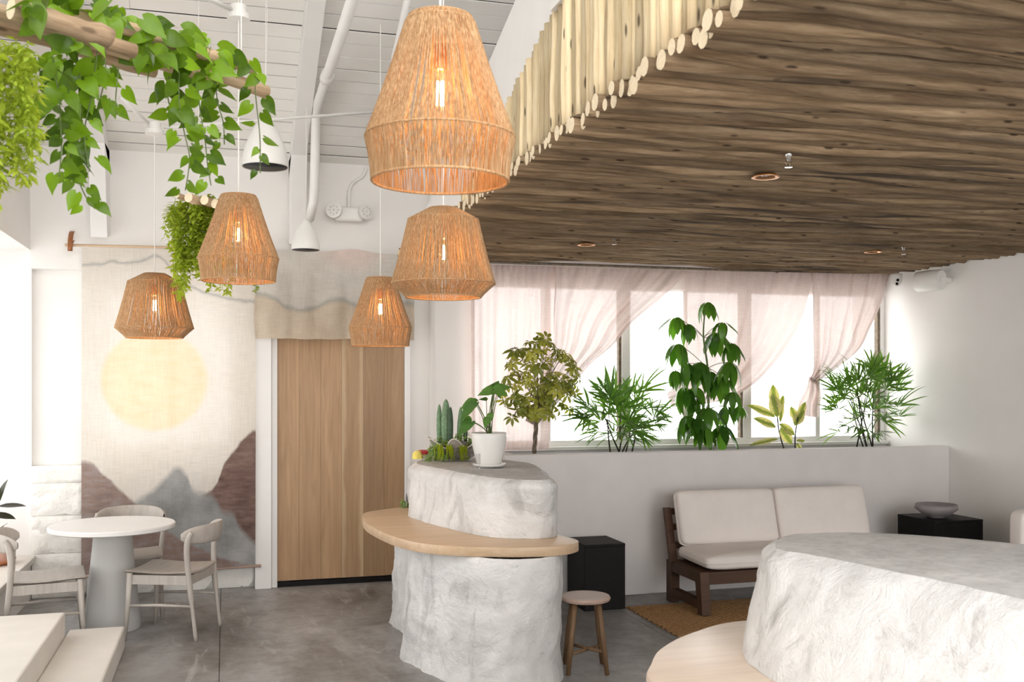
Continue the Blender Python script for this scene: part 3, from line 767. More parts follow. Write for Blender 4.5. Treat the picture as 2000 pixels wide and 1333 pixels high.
# sofa
so = thing('sofa', (4.2, 7.0, 0), 'low dark teak sofa with cream cushions under the planter', 'sofa')
X0, X1 = 3.38, 5.12
def bar(x0, x1, y0, y1, z0, z1, name='rail', bev=.004): MB().box(x0, x1, y0, y1, z0, z1).build(name, M['teak'], so, bevel=bev)
for x in (X0, X1 - .075):
    MB().hexa([(x, 6.665, .014), (x+.075, 6.665, .014), (x+.075, 6.74, .014), (x, 6.74, .014), (x, 6.70, .33), (x+.075, 6.70, .33), (x+.075, 6.80, .33), (x, 6.80, .33)]).build('leg', M['teak'], so, bevel=.004)
    MB().hexa([(x, 7.20, .002), (x+.075, 7.20, .002), (x+.075, 7.29, .002), (x, 7.29, .002), (x, 7.20, .33), (x+.075, 7.20, .33), (x+.075, 7.29, .33), (x, 7.29, .33)]).build('leg', M['teak'], so, bevel=.004)
    bar(x + .005, x + .07, 6.73, 7.21, .05, .115, 'foot_rail'); bar(x + .005, x + .07, 6.78, 7.21, .245, .328, 'side_rail')
bar(X0 + .075, X1 - .075, 6.70, 6.745, .235, .328, 'front_rail'); bar(X0 + .075, X1 - .075, 7.22, 7.28, .235, .328, 'rear_rail')
for k in range(7): bar(X0 + .075, X1 - .075, 6.76 + k * .065, 6.80 + k * .065, .305, .327, 'seat_slat')
for x in (X0 - .005, X1 - .06):
    MB().hexa([(x, 7.19, .32), (x+.06, 7.19, .32), (x+.06, 7.235, .32), (x, 7.235, .32), (x, 7.31, .735), (x+.06, 7.31, .735), (x+.06, 7.35, .735), (x, 7.35, .735)]).build('back_post', M['teak'], so, bevel=.004)
for z in (.42, .56, .68):
    yy = 7.20 + (z - .32) * .29; bar(X0 + .05, X1 - .06, yy, yy + .03, z, z + .05, 'back_slat')
def cushion(name, a, b, c, pos, rot, label):
    t = thing(name, pos, label, 'cushion', 'sofa cushions'); t.rotation_euler = rot
    def sq(mb):
        for i, v in enumerate(mb.v):
            x, y, z = v
            e = max(abs(x) / a, abs(y) / b)
            mb.v[i] = (x * (1 + .006 * nz(x*9, y*9, z*9)), y * (1 + .01 * nz(x*8, y*8, 3)), z * (1.0 + .16 * (1 - e * e)) + .006 * nz(x*5, y*5, 1))
        return mb
    sq(MB().sell(a, b, c, .42, .14, 72, 20)).build('cover', M['canvas'], t, smooth=True, world=False)
    pw = lambda x: math.copysign(abs(x) ** .14, x)
    MB().tube([((a + .001) * pw(math.cos(w)), (b + .001) * pw(math.sin(w)), 0) for w in [2 * math.pi * k / 96 for k in range(97)]], .004, 6, cap=False).build('piping', M['canvas'], t, smooth=True, world=False)
hl = (X1 - X0 - .02) / 2
cushion('seat_cushion', hl - .01, .265, .062, (X0 + .03 + hl, 6.93, .402), (.03, 0, 0), 'long cream seat cushion on the teak sofa')
for k, l in enumerate(('cream back cushion on the sofa end near the cement bar', 'cream back cushion on the sofa end toward the bowl')):
    cushion('back_cushion', hl/2 - .006, .215, .075, (X0 + .035 + hl/2 + k * hl, 7.168, .668), (math.radians(74), 0, math.radians((-1.2, 1.0)[k])), l)
# armchair at the picture's edge: a cream cushion shows
cp = Vector((5.84, 5.68, 0))
ac = thing('lounge_chair', cp, 'dark lounge chair with cream cushion cut by the right edge', 'armchair')
for dx in (-.3, .3):
    for dy in (-.3, .3): MB().box(cp.x+dx-.03, cp.x+dx+.03, cp.y+dy-.03, cp.y+dy+.03, .002, .33).build('leg', M['teak'], ac, bevel=.004)
MB().box(cp.x-.33, cp.x+.33, cp.y-.33, cp.y+.33, .26, .33).build('seat_frame', M['teak'], ac, bevel=.004)
MB().sell(.31, .3, .06, .4, .15, 48, 14, (cp.x, cp.y, .395)).build('seat_cushion', M['canvas'], ac, smooth=True)
MB().sell(.315, .075, .21, .25, .3, 48, 18, (cp.x, cp.y+.27, .60)).build('back_cushion', M['canvas'], ac, smooth=True)

# ================================================================== PENDANT LAMPS OF JUTE YARN
def yarn_shade(prof, n, r, seed):
    """yarns wound over the rings of a wire frame; prof = (radius, z) from top to bottom"""
    mb = MB(); rr = random.Random(seed)
    for k in range(n):
        a = 2 * math.pi * (k + rr.uniform(-.5, .5)) / n; tw = rr.uniform(-.035, .035)
        path = []
        for j in range(len(prof) - 1):
            (ra, za), (rb, zb) = prof[j], prof[j+1]
            st = 3 if j in (len(prof) - 2,) or abs(za - zb) > .1 else 1
            for i in range(st):
                t = i / st; q = lerp(ra, rb, t) - (.004 * math.sin(math.pi * t) if st > 1 else 0); aa = a + tw * math.sin(len(path) * 1.3) * .7
                path.append((q * math.cos(aa), q * math.sin(aa), lerp(za, zb, t)))
        ra, za = prof[-1]; path.append((ra * math.cos(a), ra * math.sin(a), za))
        mb.tube(path, r * rr.uniform(.55, 1.4), 3, cap=False)
    return mb
tall = [(.03, .0), (.095, -.004), (.104, -.02), (.222, -.36), (.203, -.487)]
low = [(.03, .0), (.072, -.004), (.178, -.062), (.262, -.385), (.19, -.452)]
for key in (M['jute'],): pass
def _jute():
    t = NT('jute_yarn_wound'); f = t.noise(t.mapping((190, 190, 9)), 1, 4, .75); g = t.noise(t.obj, 9, 3)
    col = t.ramp(f, [(.34, (.27, .145, .068)), (.5, (.52, .32, .165)), (.66, (.76, .53, .32))])
    t.set(t.mix(t.ramp(g, [(.35, 0), (.7, .35)]), col, (.55, .33, .16)), .9, Specular_IOR_Level=.1)
    tr = t.node('ShaderNodeBsdfTranslucent'); t.setin(tr, 0, (.75, .36, .13)); mx = t.node('ShaderNodeMixShader'); mx.inputs[0].default_value = .16
    t.link(t.b.outputs[0], mx.inputs[1]); t.link(tr.outputs[0], mx.inputs[2]); t.link(mx.outputs[0], t.out.inputs[0]); return t.m
M['jute'] = _jute()
SHADES = {'tall': (yarn_shade(tall, 310, .0024, 1).mesh('woven_shade', M['jute'], True), tall), 'low': (yarn_shade(low, 345, .0024, 2).mesh('woven_shade', M['jute'], True), low)}
def pendant(kind, x, ytop, t, ztop, bulb, label, canopy=True, power=3):
    top = onT(x, ytop, t); me, prof = SHADES[kind]
    L = thing('pendant_lamp', top, label, 'pendant lamp', 'jute pendant lamps')
    sh = inst('woven_shade', me, L, Matrix.Identity(4)); sh['kind'] = 'stuff'
    for q in (1, 2, 3, 4) if kind == 'tall' else (1, 2, 3, 4):
        r, z = prof[q]
        MB().tube([(( r) * math.cos(w), (r) * math.sin(w), z) for w in [2*math.pi*k/48 for k in range(49)]], .0045 if q == 4 else .0034, 6, cap=False).build('ring', M['jute'], L, smooth=True, world=False)
    MB().tube([(0, 0, -.11), (0, 0, -.02), (0, 0, ztop - top.z)], [.0035, .0035, .0035], 6).build('cord', M['cordwhite'], L, world=False)
    MB().lathe([(.012, -.08), (.022, -.09), (.022, -.15), (.016, -.16)], 16).build('socket', M['copper'], L, smooth=True, world=False)
    b = MB().lathe([(.012, -.16), (.02, -.175), (.03, -.21), (.031, -.24), (.022, -.27), (0, -.285)], 20).build('bulb', M['glass'], L, smooth=True, world=False)
    m = MB()
    for k in range(6):
        a = math.pi * k / 3; m.tube([(.008*math.cos(a), .008*math.sin(a), -.19), (.0095*math.cos(a), .0095*math.sin(a), -.262)], .0026, 5)
    m.build('filament', M['filament'], b, world=False)
    if canopy:
        MB().lathe([(.03, .085), (.045, .08), (.045, .035), (.062, .03), (.064, .0), (.0, -.004)], 28, (0, 0, ztop - top.z)).build('ceiling_rose', M['whitemetal'], L, auto=True, world=False)
    if canopy: MB().tube([(0, 0, ztop - top.z + .08), (0, 0, roofz(top.y) - top.z)], .0025, 5).build('suspension_wire', M['cordwhite'], L, world=False)
    l = bpy.data.lights.new('bulb_light', 'POINT'); l.energy = power; l.color = (1.0, .58, .27); l.shadow_soft_size = .03
    lo = bpy.data.objects.new('bulb_light', l); COL.objects.link(lo); lo.parent = L; lo.location = (0, 0, -.225)
    return L
pendant('tall', 860, 34, 2.96, roofz(2.9) - .17, 0, 'largest jute pendant lamp at the top, nearest the viewer', False)
pendant('tall', 466, 381, 5.64, 3.80, 0, 'tall jute pendant lamp hanging before the bright trailing plant')
pendant('low', 302, 534, 6.97, 3.48, 0, 'squat jute pendant lamp hanging over the round table')
pendant('tall', 743, 542, 7.1, roofz(7.08), 0, 'small tall jute pendant lamp in front of the oak door', False)
pendant('low', 866, 406, 5.03, roofz(4.93), 0, 'squat jute pendant lamp hanging directly beneath the largest lamp', False)
# slim rods that brace the lamp roses
rA = onT(305, 262, 6.97); rB = onT(467, 38, 5.64)
def rod(name, a, b, r, label): return tag(MB().tube([a, b], r, 8).build(name, M['whitemetal'], smooth=True), label, 'conduit')
rod('conduit', rA + Vector((.05, 0, .05)), Vector((1.35, 7.65, 3.86)), .012, 'thin white conduit from the rose above the squat lamp toward the largest lamp')
rod('conduit', rA + Vector((-.04, 0, .06)), onT(236, 190, 6.6), .012, 'thin white conduit rising from the rose above the squat lamp')
rod('conduit', rB + Vector((-.04, 0, .05)), onT(395, -8, 5.0), .014, 'white conduit at the rose above the tall lamp')

# ================================================================== WHITE PENDANT SPEAKERS, EXIT LIGHT, CAMERA
def speaker(x, ytop, ybot, t, label):
    top = onT(x, ytop, t); h = (ybot - ytop) / FPX * t
    s = thing('pendant_speaker', top, label, 'speaker', 'white pendant speakers'); r = h * .46
    pr = [(0, 0), (r*.16, -.002)] + [(r * (.18 + .82 * (1 - (1 - q) ** 1.75)), -h * .97 * q) for q in [i / 14 for i in range(1, 15)]] + [(r * .985, -h), (r * .93, -h * .985)]
    MB().lathe(pr, 40).build('housing', M['whitemetal'], s, smooth=True, world=False)
    MB().lathe([(r * .95, -h * .99), (r * .5, -h * .965), (0, -h * .955)], 40).build('grille', M['speaker_dark'], s, smooth=True, world=False)
    zt = roofz(top.y) - top.z - .01
    MB().tube([(0, 0, -.01), (.004, 0, zt * .5), (0, 0, zt)], .0025, 5).build('cable', M['cordwhite'], s, world=False)
    MB().tube(cr([(.0, 0, -.01), (-.012, .01, .05), (.012, .006, .1), (.004, 0, .22), (.012, 0, zt * .6), (.006, 0, zt)], 4), .002, 5).build('wire', M['cordwhite'], s, world=False)
speaker(518, 229, 327, 6.4, 'larger white bell-shaped speaker behind the hanging vine')
speaker(597, 429, 489, 7.6, 'smaller white bell-shaped speaker above the door fabric')
e = onY(682, 418, 8.68)
t = thing('emergency_light', e, 'white twin-head emergency light on the wall above the door', 'emergency light')
MB().box(-.12, .12, -.045, .035, -.07, .055).build('body', M['whitemetal'], t, bevel=.02, world=False)
for s_ in (-1, 1):
    hd = MB().lathe([(0, -.03), (.05, -.03), (.066, -.01), (.068, .018), (.058, .02)], 28).build('head', M['whitemetal'], t, auto=True, world=False)
    hd.location = (s_ * .135, -.06, .012); hd.rotation_euler = (math.radians(90 - 8), 0, math.radians(s_ * 18))
    MB().lathe([(.057, .016), (.03, .013), (0, .012)], 24).build('lens', M['led'], hd, smooth=True, world=False)
    for k in range(9):
        a = 2 * math.pi * k / 8; r = .037 if k < 8 else 0
        MB().lathe([(.009, .015), (.007, .021), (0, .023)], 8, (r * math.cos(a), r * math.sin(a), 0)).build('led', M['chrome'], hd, smooth=True, world=False)
MB().tube(cr([e + Vector((0, .02, .05)), e + Vector((0, .02, .18)), e + Vector((.03, .02, .27)), e + Vector((.12, .02, .34)), e + Vector((.15, .02, .42))], 5), .014, 8).build('conduit', M['trim'], t, smooth=True)
q = onY(1750, 551, 8.1)
t = thing('dome_camera', q, 'white dome security camera under the pole ceiling corner', 'camera')
MB().lathe([(.055, .075), (.06, .06), (.06, .03), (.05, -.01), (.028, -.042), (0, -.05)], 28).build('housing', M['whitemetal'], t, smooth=True, world=False)
for dz in (.012, -.022):
    o = MB().lathe([(.0, .0), (.014, .0), (.012, .008), (0, .009)], 14).build('lens', M['black'], t, smooth=True, world=False); o.location = (-.02, -.052 + (.012 if dz < 0 else 0), dz); o.rotation_euler = (R90, 0, -.35)
q = onX(1815, 549, 6.14)
t = thing('wall_speaker', q, 'white rounded wall speaker under the pole ceiling', 'speaker')
hs = MB().lathe([(0, -.13), (.085, -.13), (.092, -.12), (.098, 0), (.092, .12), (.085, .13), (0, .13)], 32).build('housing', M['whitemetal'], t, auto=True, world=False)
hs.rotation_euler = (R90, 0, .25); hs.scale = (.8, 1.0, 1.0)
MB().box(.03, .148, -.115, -.09, -.02, .02).build('bracket', M['whitemetal'], t, world=False, bevel=.004)
MB().lathe([(0, -.02), (.025, -.02), (.025, .004), (0, .004)], 16).build('knob', M['whitemetal'], t, world=False).matrix_basis = Matrix.Translation((.03, -.135, 0)) @ Matrix.Rotation(R90, 4, 'X')

# ================================================================== HANGINGS AND CURTAINS
def paint_tapestry(t):
    x, y, z = t.sep()
    u = t.math('DIVIDE', t.math('ADD', x, .675), 1.35); v = t.math('DIVIDE', z, 2.66)
    wob = t.math('MULTIPLY', t.math('SUBTRACT', t.noise(t.obj, 9, 5, .6), .5), .025)
    vv = t.math('ADD', v, wob)
    below = lambda pts, soft=.006: t.ramp(t.math('ADD', t.math('MULTIPLY', t.math('SUBTRACT', t.curve(u, pts), vv), 1 / (soft * 2)), .5, clamp=True), [(0, 0), (1, 1)])
    n = t.noise(t.obj, 3, 5, .6); n2 = t.noise(t.mapping((3, 3, 9)), 2, 5, .6)
    col = t.ramp(n, [(.3, (.80, .74, .66)), (.7, (.86, .82, .76))])
    # pale sky band at the top with its brushed line
    H = [(0, .935), (.1, .94), (.18, .95), (.23, .945), (.35, .957), (.44, .968), (.5, .935), (.6, .885), (.75, .855), (.95, .838), (1, .838)]
    d = t.math('ABSOLUTE', t.math('SUBTRACT', t.curve(u, H), vv))
    col = t.mix(t.ramp(d, [(.0, .75), (.004, .35), (.009, 0)]), col, (.42, .42, .40))
    # sun
    dx = t.math('MULTIPLY', t.math('SUBTRACT', u, .407), 1.35); dz = t.math('MULTIPLY', t.math('SUBTRACT', v, .589), 2.66)
    r = t.math('SQRT', t.math('ADD', t.math('MULTIPLY', dx, dx), t.math('MULTIPLY', dz, dz)))
    col = t.mix(t.ramp(r, [(.385, 1), (.43, 0)]), col, t.ramp(n2, [(.3, (.86, .68, .45)), (.7, (.90, .76, .56))]))
    # hills
    Rm = [(0, 0), (.62, .22), (.70, .236), (.763, .265), (.807, .325), (.866, .366), (.926, .406), (.98, .428), (1, .43)]
    G = [(0, 0), (.2, .14), (.294, .213), (.407, .255), (.466, .287), (.54, .317), (.585, .298), (.63, .25), (.68, .24), (.763, .215), (.80, .178), (.866, .17), (.9, .13), (1, .075)]
    Lm = [(0, .343), (.065, .335), (.11, .31), (.184, .272), (.294, .213), (.40, .16), (.52, .11), (.65, .07), (.82, .03), (1, 0)]
    col = t.mix(below(Rm), col, t.ramp(n2, [(.3, (.16, .10, .085)), (.55, (.27, .18, .155)), (.75, (.36, .26, .23))]))
    col = t.mix(below(G, .012), col, t.ramp(n, [(.3, (.26, .26, .255)), (.5, (.40, .405, .40)), (.7, (.54, .545, .54))]))
    col = t.mix(below(Lm), col, t.ramp(n2, [(.3, (.26, .20, .195)), (.5, (.36, .265, .23)), (.72, (.42, .38, .385))]))
    return col
M['tapestry'] = clothmat('painted_linen', None, .38, .02, colour_fn=paint_tapestry)
wt = thing('wall_hanging', (-.427, 8.60, .19), 'tall painted linen hanging with pale sun and brown and grey hills', 'wall hanging')
def tf(u, v):
    z = 2.66 * v + (.02 * u - .03) * (v); x = -.675 + 1.35 * u - .006 * (1 - v)
    y = .012 * nz(u*3, v*2, 1) * (1 - v * .6) + .02 * (1 - v) * math.sin(u * 5 + 1) * .5
    return (x, y, z)
o = MB().grid(tf, 40, 70).build('cloth', M['tapestry'], wt, smooth=True, world=False)
MB().tube([(-.80, .005, 2.645), (.72, .005, 2.665)], .011, 10).build('top_rod', M['oak_top'], wt, smooth=True, world=False)
MB().tube([(-.69, .0, -.005), (.715, .0, .012)], .013, 10).build('bottom_rod', M['stooltop'], wt, smooth=True, world=False)
for x in (-.76, .69):
    MB().grid(lambda u, v, x=x: (x - .018 + .036 * u, .115 - .13 * math.sin(math.pi * min(1, v * 1.0)) ** .6 + (.0 if v < .5 else -.0), 2.60 + .17 * abs(1 - 2 * v) ** .8 if v < .5 else 2.60 + .10 * abs(1 - 2 * v)), 1, 16).build('leather_loop', M['leather'], wt, smooth=True, world=False).modifiers.new('t', 'SOLIDIFY').thickness = .004

def paint_valance(t):
    x, y, z = t.sep(); u = t.math('DIVIDE', t.math('ADD', x, .67), 1.34); v = t.math('DIVIDE', z, .74)
    vv = t.math('ADD', v, t.math('MULTIPLY', t.math('SUBTRACT', t.noise(t.obj, 12, 4), .5), .06))
    c = t.curve(u, [(0, .51), (.09, .47), (.2, .35), (.33, .34), (.46, .44), (.53, .45), (.62, .39), (.72, .35), (.85, .41), (1, .44)])
    d = t.math('SUBTRACT', vv, c); n = t.noise(t.obj, 6, 5)
    up = t.ramp(n, [(.3, (.66, .63, .575)), (.7, (.76, .725, .67))]); lo = t.ramp(n, [(.3, (.66, .56, .44)), (.7, (.74, .65, .53))])
    col = t.mix(t.ramp(d, [(.495, 0), (.505, 1)]) if False else t.math('GREATER_THAN', d, 0), lo, up)
    col = t.mix(t.ramp(t.math('ABSOLUTE', d), [(.0, .8), (.015, .5), (.05, 0)]), col, (.42, .42, .385))
    px = t.math('SUBTRACT', u, .6); pz = t.math('SUBTRACT', v, .98)
    r = t.math('SQRT', t.math('ADD', t.math('MULTIPLY', px, px), t.math('MULTIPLY', pz, pz)))
    return t.mix(t.ramp(r, [(.08, .6), (.24, 0)]), col, (.80, .62, .57))
M['valance'] = clothmat('door_linen', None, .3, .02, colour_fn=paint_valance)
dv = thing('door_hanging', (.913, 8.52, 2.105), 'short two-tone linen drape with grey seam above the oak door', 'drape')
def vf(u, v):
    x = -.67 + 1.34 * u; fold = .02 * (1 - v) * math.sin(u * 37 + 2 * nz(u*9, 0)) * (.4 + .6 * abs(nz(u*6, 3)))
    side = .07 * (math.exp(-(u / .07) ** 2) + math.exp(-((1 - u) / .05) ** 2)) * (1 - v * .6)
    y = .03 * nz(u*7, v*3, 2) + fold + side
    z = .74 * v + .012 * nz(u*8, 0, 5) * (1 - v) + .03 * v * math.exp(-((u - .6) / .12) ** 2)
    return (x - .012 * math.exp(-(u/.05)**2) * math.sin(v*6), y, z)
MB().grid(vf, 110, 40).build('cloth', M['valance'], dv, smooth=True, world=False)
MB().tube([(-.66, .09, .70), (.66, .09, .70)], .012, 8).build('rod', M['oak_top'], dv, smooth=True, world=False)

M['curtain'] = clothmat('sheer_mauve_linen', (.65, .535, .495), .27, .055)
def curve2(pts, t):
    P = cr([(p[0], p[1], 0) for p in pts], 10); f = t * (len(P) - 1); i = min(len(P) - 2, int(f)); q = P[i].lerp(P[i+1], f - i); return q
def curtain(label, Lp, Rp, pleats=7, amp=.03, Y=8.33, grow=1.0, tail=None):
    base = onY(Lp[0][0], Lp[0][1], Y)
    t = thing('curtain', base, label, 'curtain', 'linen curtains over the planter window')
    def fn(u, v):
        a, b = curve2(Lp, v), curve2(Rp, v); p = a.lerp(b, u)
        w = max(.15, min(1, (b - a).length / 250))
        ph = u * pleats * 2 * math.pi
        d = amp * (math.sin(ph) + .5 * math.sin(ph * 2.3 + 1)) * (.25 + grow * v) + (.016 * math.sin(u * 95) * math.exp(-v * 22))
        d += .02 * nz(u * 5, v * 6, pleats)
        return onY(p.x, p.y, Y - d)
    MB().grid(fn, 90, 60).build('cloth', M['curtain'], t, smooth=True)
    if tail:
        def tf_(u, v):
            a, b = curve2(tail[0], v), curve2(tail[1], v); p = a.lerp(b, u)
            return onY(p.x, p.y, Y - .03 - .022 * math.sin(u * 17) * (.6 + v) - .02 * nz(u*6, v*4))
        MB().grid(tf_, 40, 24).build('tail', M['curtain'], t, smooth=True)
curtain('sheer linen curtain hanging straight down beside the pilaster', [(919, 516), (920, 640), (922, 880)], [(1090, 521), (1082, 640), (1072, 878)], 5, .02, 8.35, .3)
curtain('sheer linen curtain swept aside behind the variegated small tree', [(1086, 521), (1082, 600), (1078, 690), (1050, 770), (1026, 822)], [(1345, 529), (1300, 575), (1235, 630), (1200, 672), (1150, 715), (1110, 765), (1046, 833)], 4, .045, 8.32, 1.0)
curtain('sheer linen curtain swept aside behind the large umbrella plant', [(1338, 529), (1338, 620), (1340, 700), (1325, 745), (1302, 770)], [(1591, 533), (1565, 625), (1535, 680), (1490, 735), (1450, 765), (1400, 785), (1312, 796)], 4, .035, 8.32, .8)
curtain('sheer linen curtain knotted at the pale end wall', [(1587, 533), (1588, 620), (1589, 690), (1588, 725), (1580, 742)], [(1737, 536), (1722, 590), (1700, 640), (1680, 680), (1645, 712), (1612, 736), (1594, 752)], 4, .035, 8.30, .8,
        tail=([(1580, 735), (1572, 765), (1558, 790), (1562, 812)], [(1598, 745), (1604, 770), (1602, 795), (1598, 816)]))
tag(MB().tube([Vector((2.07, 8.35, 2.785)), Vector((6.28, 8.35, 2.785))], .012, 8).build('curtain_rod', M['bark'], smooth=True), 'thin rod carrying the curtains along the pole ceiling', 'curtain rod')

# ================================================================== LEAVES
def tab(*pts): return lambda t: pl(pts, t)
SHAPE = {'heart': tab((0, .30), (.04, .66), (.12, .92), (.24, 1), (.42, .88), (.65, .55), (.85, .2), (1, 0)), 'oval': tab((0, .05), (.08, .35), (.22, .78), (.42, 1), (.62, .92), (.8, .6), (.92, .26), (1, 0)),
         'obov': tab((0, .05), (.15, .35), (.4, .8), (.62, 1), (.82, .85), (.94, .45), (1, 0)),
         'strap': lambda t: min(1, (t / .1) ** .6) * max(0, 1 - t ** 4) ** .6, 'lance': lambda t: math.sin(math.pi * t ** .8) ** .9}
STEPS = {'heart': (0, .05, .13, .26, .45, .66, .86, 1), 'oval': (0, .1, .25, .45, .65, .82, .93, 1), 'obov': (0, .15, .4, .62, .82, .94, 1)}
def leaf(mb, L, Wd, shape='oval', seg=6, fold=.25, droop=.2, wave=0.0, mtx=None, cup=0):
    f = SHAPE[shape]; vs = []; T = STEPS[shape] if (shape in STEPS and seg > 4) else [i / seg for i in range(seg + 1)]
    for t in T:
        w = max(.0003, Wd / 2 * f(min(.9995, max(.0005, t))))
        y = L * (t - .12 * droop * t * t); z = -droop * L * t * t + wave * math.sin(t * 9)
        back = .16 * L * max(0, 1 - t / .2) if shape == 'heart' else 0
        for s in (-1, 0, 1): vs.append(Vector((s * w, y - abs(s) * back, z + abs(s) * w * fold)))
    if mtx is not None: vs = [mtx @ p for p in vs]
    fs = []
    for i in range(len(T) - 1):
        for s in (0, 1): a = i * 3 + s; fs.append((a, a + 1, a + 4, a + 3))
    mb.add(vs, fs); return mb
def leafmesh(name, mat, *a, **k): return leaf(MB(), *a, **k).mesh(name, M[mat], True)
def rvec(r, s=1.0): return Vector((r.uniform(-s, s), r.uniform(-s, s), r.uniform(-s, s)))
TOCAM = lambda p: (Vector((0, 0, EYE)) - Vector(p)).normalized()
def bez(a, b, sag=(0, 0, 0), n=8):
    a, b = Vector(a), Vector(b); c = (a + b) / 2 + Vector(sag); return [a.lerp(c, i/n).lerp(c.lerp(b, i/n), i/n) for i in range(n + 1)]

# ------------------------------------------------------------------ hanging log planter with pothos, top left
rr = random.Random(21)
hp = thing('hanging_log_planter', (-.2, 3.7, 2.89), 'bundle of hanging logs carrying the pothos vines', 'hanging planter')
DIR = Vector((.80, .60, 0)).normalized(); SIDE = Vector((-DIR.y, DIR.x, 0))
E0 = onZ(520, 180, 2.89)
def log(p0, p1, r, sd):
    p0, p1 = Vector(p0), Vector(p1); d = p1 - p0; L = d.length
    mb = MB(); path = [(i / 8 * L, .012 * nz(i*.6, sd), .012 * nz(i*.6, sd, 4)) for i in range(9)]
    mb.tube(path, [r * (1 + .1 * nz(i*.7, sd, 7)) for i in range(9)], 12)
    me = mb.mesh('log', M['log'], True); me.materials.append(M['poleend'])
    for k in (1, 2): me.polygons[len(me.polygons)-k].material_index = 1; me.polygons[len(me.polygons)-k].use_smooth = False
    x = d.normalized(); z = Vector((0, 0, 1)); y = z.cross(x).normalized(); z = x.cross(y)
    q = p0 - hp.location
    return inst('log', me, hp, Matrix(((x.x, y.x, z.x, q.x), (x.y, y.y, z.y, q.y), (x.z, y.z, z.z, q.z), (0, 0, 0, 1))))
log(E0, E0 - DIR * 1.5, .026, 1); log(onZ(496, 133, 2.95), onZ(496, 133, 2.95) - DIR * 1.35, .024, 2)
log(onT(262, 100, 3.25), onT(262, 100, 3.25) - DIR * .95, .024, 3); log(onT(35, 22, 2.7) + DIR * .27, onT(22, 15, 2.7), .03, 4)
log(onT(302, 140, 3.6), onT(302, 140, 3.6) - DIR * .8, .022, 6)
for q in (E0 - DIR * .12, E0 - DIR * 1.1): MB().tube([q + Vector((0, 0, .0)), q + Vector((0, 0, roofz(q.y) - q.z))], .002, 5).build('wire', M['cordwhite'], hp)
tl = lambda x: lerp(2.95, 3.85, max(-.2, x / 520))
pt = thing('pothos', (-.2, 3.7, 2.93), 'trailing green pothos with heart-shaped leaves on the hanging logs', 'plant')
PL = [leafmesh('leaf', 'pothos', .085, .062, 'heart', 6, .22, d, w) for d, w in ((.15, .001), (.35, .002), (.05, .001), (.5, .002))]
def pothos_leaf(pos, tip, nrm, sc): inst('leaf', PL[rr.randrange(4)], pt, frame(Vector(pos) - pt.location, tip, nrm, sc))
strands = [[(100,90),(115,190),(118,240),(120,290),(115,345)], [(150,100),(160,200),(150,280),(148,330),(165,380),(185,408)], [(190,100),(180,180),(165,260),(175,335)], [(140,100),(130,180),(150,240),(142,310),(135,365)],
           [(232,130),(226,190),(228,222)], [(350,140),(350,200),(360,260),(370,310),(362,372)], [(385,140),(390,210),(400,270),(405,320),(412,362)], [(420,150),(425,200),(436,240),(438,282)], [(330,150),(326,180),(338,235)],
           [(497,150),(500,195),(505,240),(508,280),(508,338)], [(400,135),(450,112),(482,122),(505,155)], [(75,110),(82,170),(95,215)], [(205,100),(205,150),(190,215)]]
for si, sp_ in enumerate(strands):
    dj = rr.uniform(-.12, .12); P = cr([(a, b, 0) for a, b in sp_], 8)
    W3 = [onT(p.x, p.y, tl(sp_[0][0]) + dj + .04 * nz(i*.3, si)) for i, p in enumerate(P)]
    MB().tube(W3, .0022, 5).build('stem', M['stem'], pt, smooth=True)
    acc = 0; sgn = 1; thin = si in (4, 9)
    for i in range(1, len(P)):
        acc += (P[i] - P[i-1]).length
        if acc > (17 if thin else 11):
            acc = 0; sgn = -sgn; frac = i / len(P)
            right = Vector((CN, -SN, 0)); out = right * sgn * rr.uniform(.25, 1.0) + Vector((0, 0, -rr.uniform(.2, 1.0))) + TOCAM(W3[i]) * rr.uniform(-.1, .4)
            pos = W3[i] + right * sgn * rr.uniform(.004, .03) + rvec(rr, .012)
            pothos_leaf(pos, out, TOCAM(pos) + rvec(rr, .75), rr.uniform(.6, 1.0) * (1.1 - .35 * frac) * (.85 if thin else 1))
for k in range(135):
    x = rr.uniform(45, 445); ln = 30 + x / 520 * 148
    y = ln + (rr.uniform(-105, -8) if k % 6 else rr.uniform(-8, 30)) * (1 - .35 * x / 445)
    pos = onT(x, y, tl(x) + rr.uniform(-.12, .2) - max(0, .36 - x / 700))
    pothos_leaf(pos, Vector((rr.uniform(-1, 1), rr.uniform(-.6, .6), rr.uniform(-.9, .3))), TOCAM(pos) * .8 + Vector((0, 0, .4)) + rvec(rr, .6), rr.uniform(.7, 1.2))

# trailing plants made of many small leaves: every strand is one piece
def strand_mesh(L, n, lf, wd, mat, seed, bend=.05):
    r = random.Random(seed); mb = MB(); path = []
    for i in range(13): t = i / 12; path.append((bend * nz(t*2, seed), bend * nz(t*2, seed, 5), -L * t))
    mb.tube(path, .0012, 3, cap=False)
    for k in range(n):
        t = r.uniform(0, 1); f = t * 12; i = min(11, int(f)); p = Vector(path[i]).lerp(Vector(path[i+1]), f - i)
        a = r.uniform(0, 6.28); tip = Vector((math.cos(a), math.sin(a), r.uniform(-1.2, .3)))
        leaf(mb, lf * r.uniform(.6, 1.2), wd * r.uniform(.7, 1.2), 'lance', 2, .2, .3, mtx=frame(p, tip, Vector((0, 0, 1)) + rvec(r, .6)))
    return mb.mesh('strand', M[mat], True)
FS = [strand_mesh(.5, 75, .045, .016, 'fernleaf', k) for k in range(5)]
fp = thing('trailing_plant', onT(20, 85, 2.75), 'dense yellow-green trailing plant cut by the left edge', 'plant', 'trailing hanging plants')
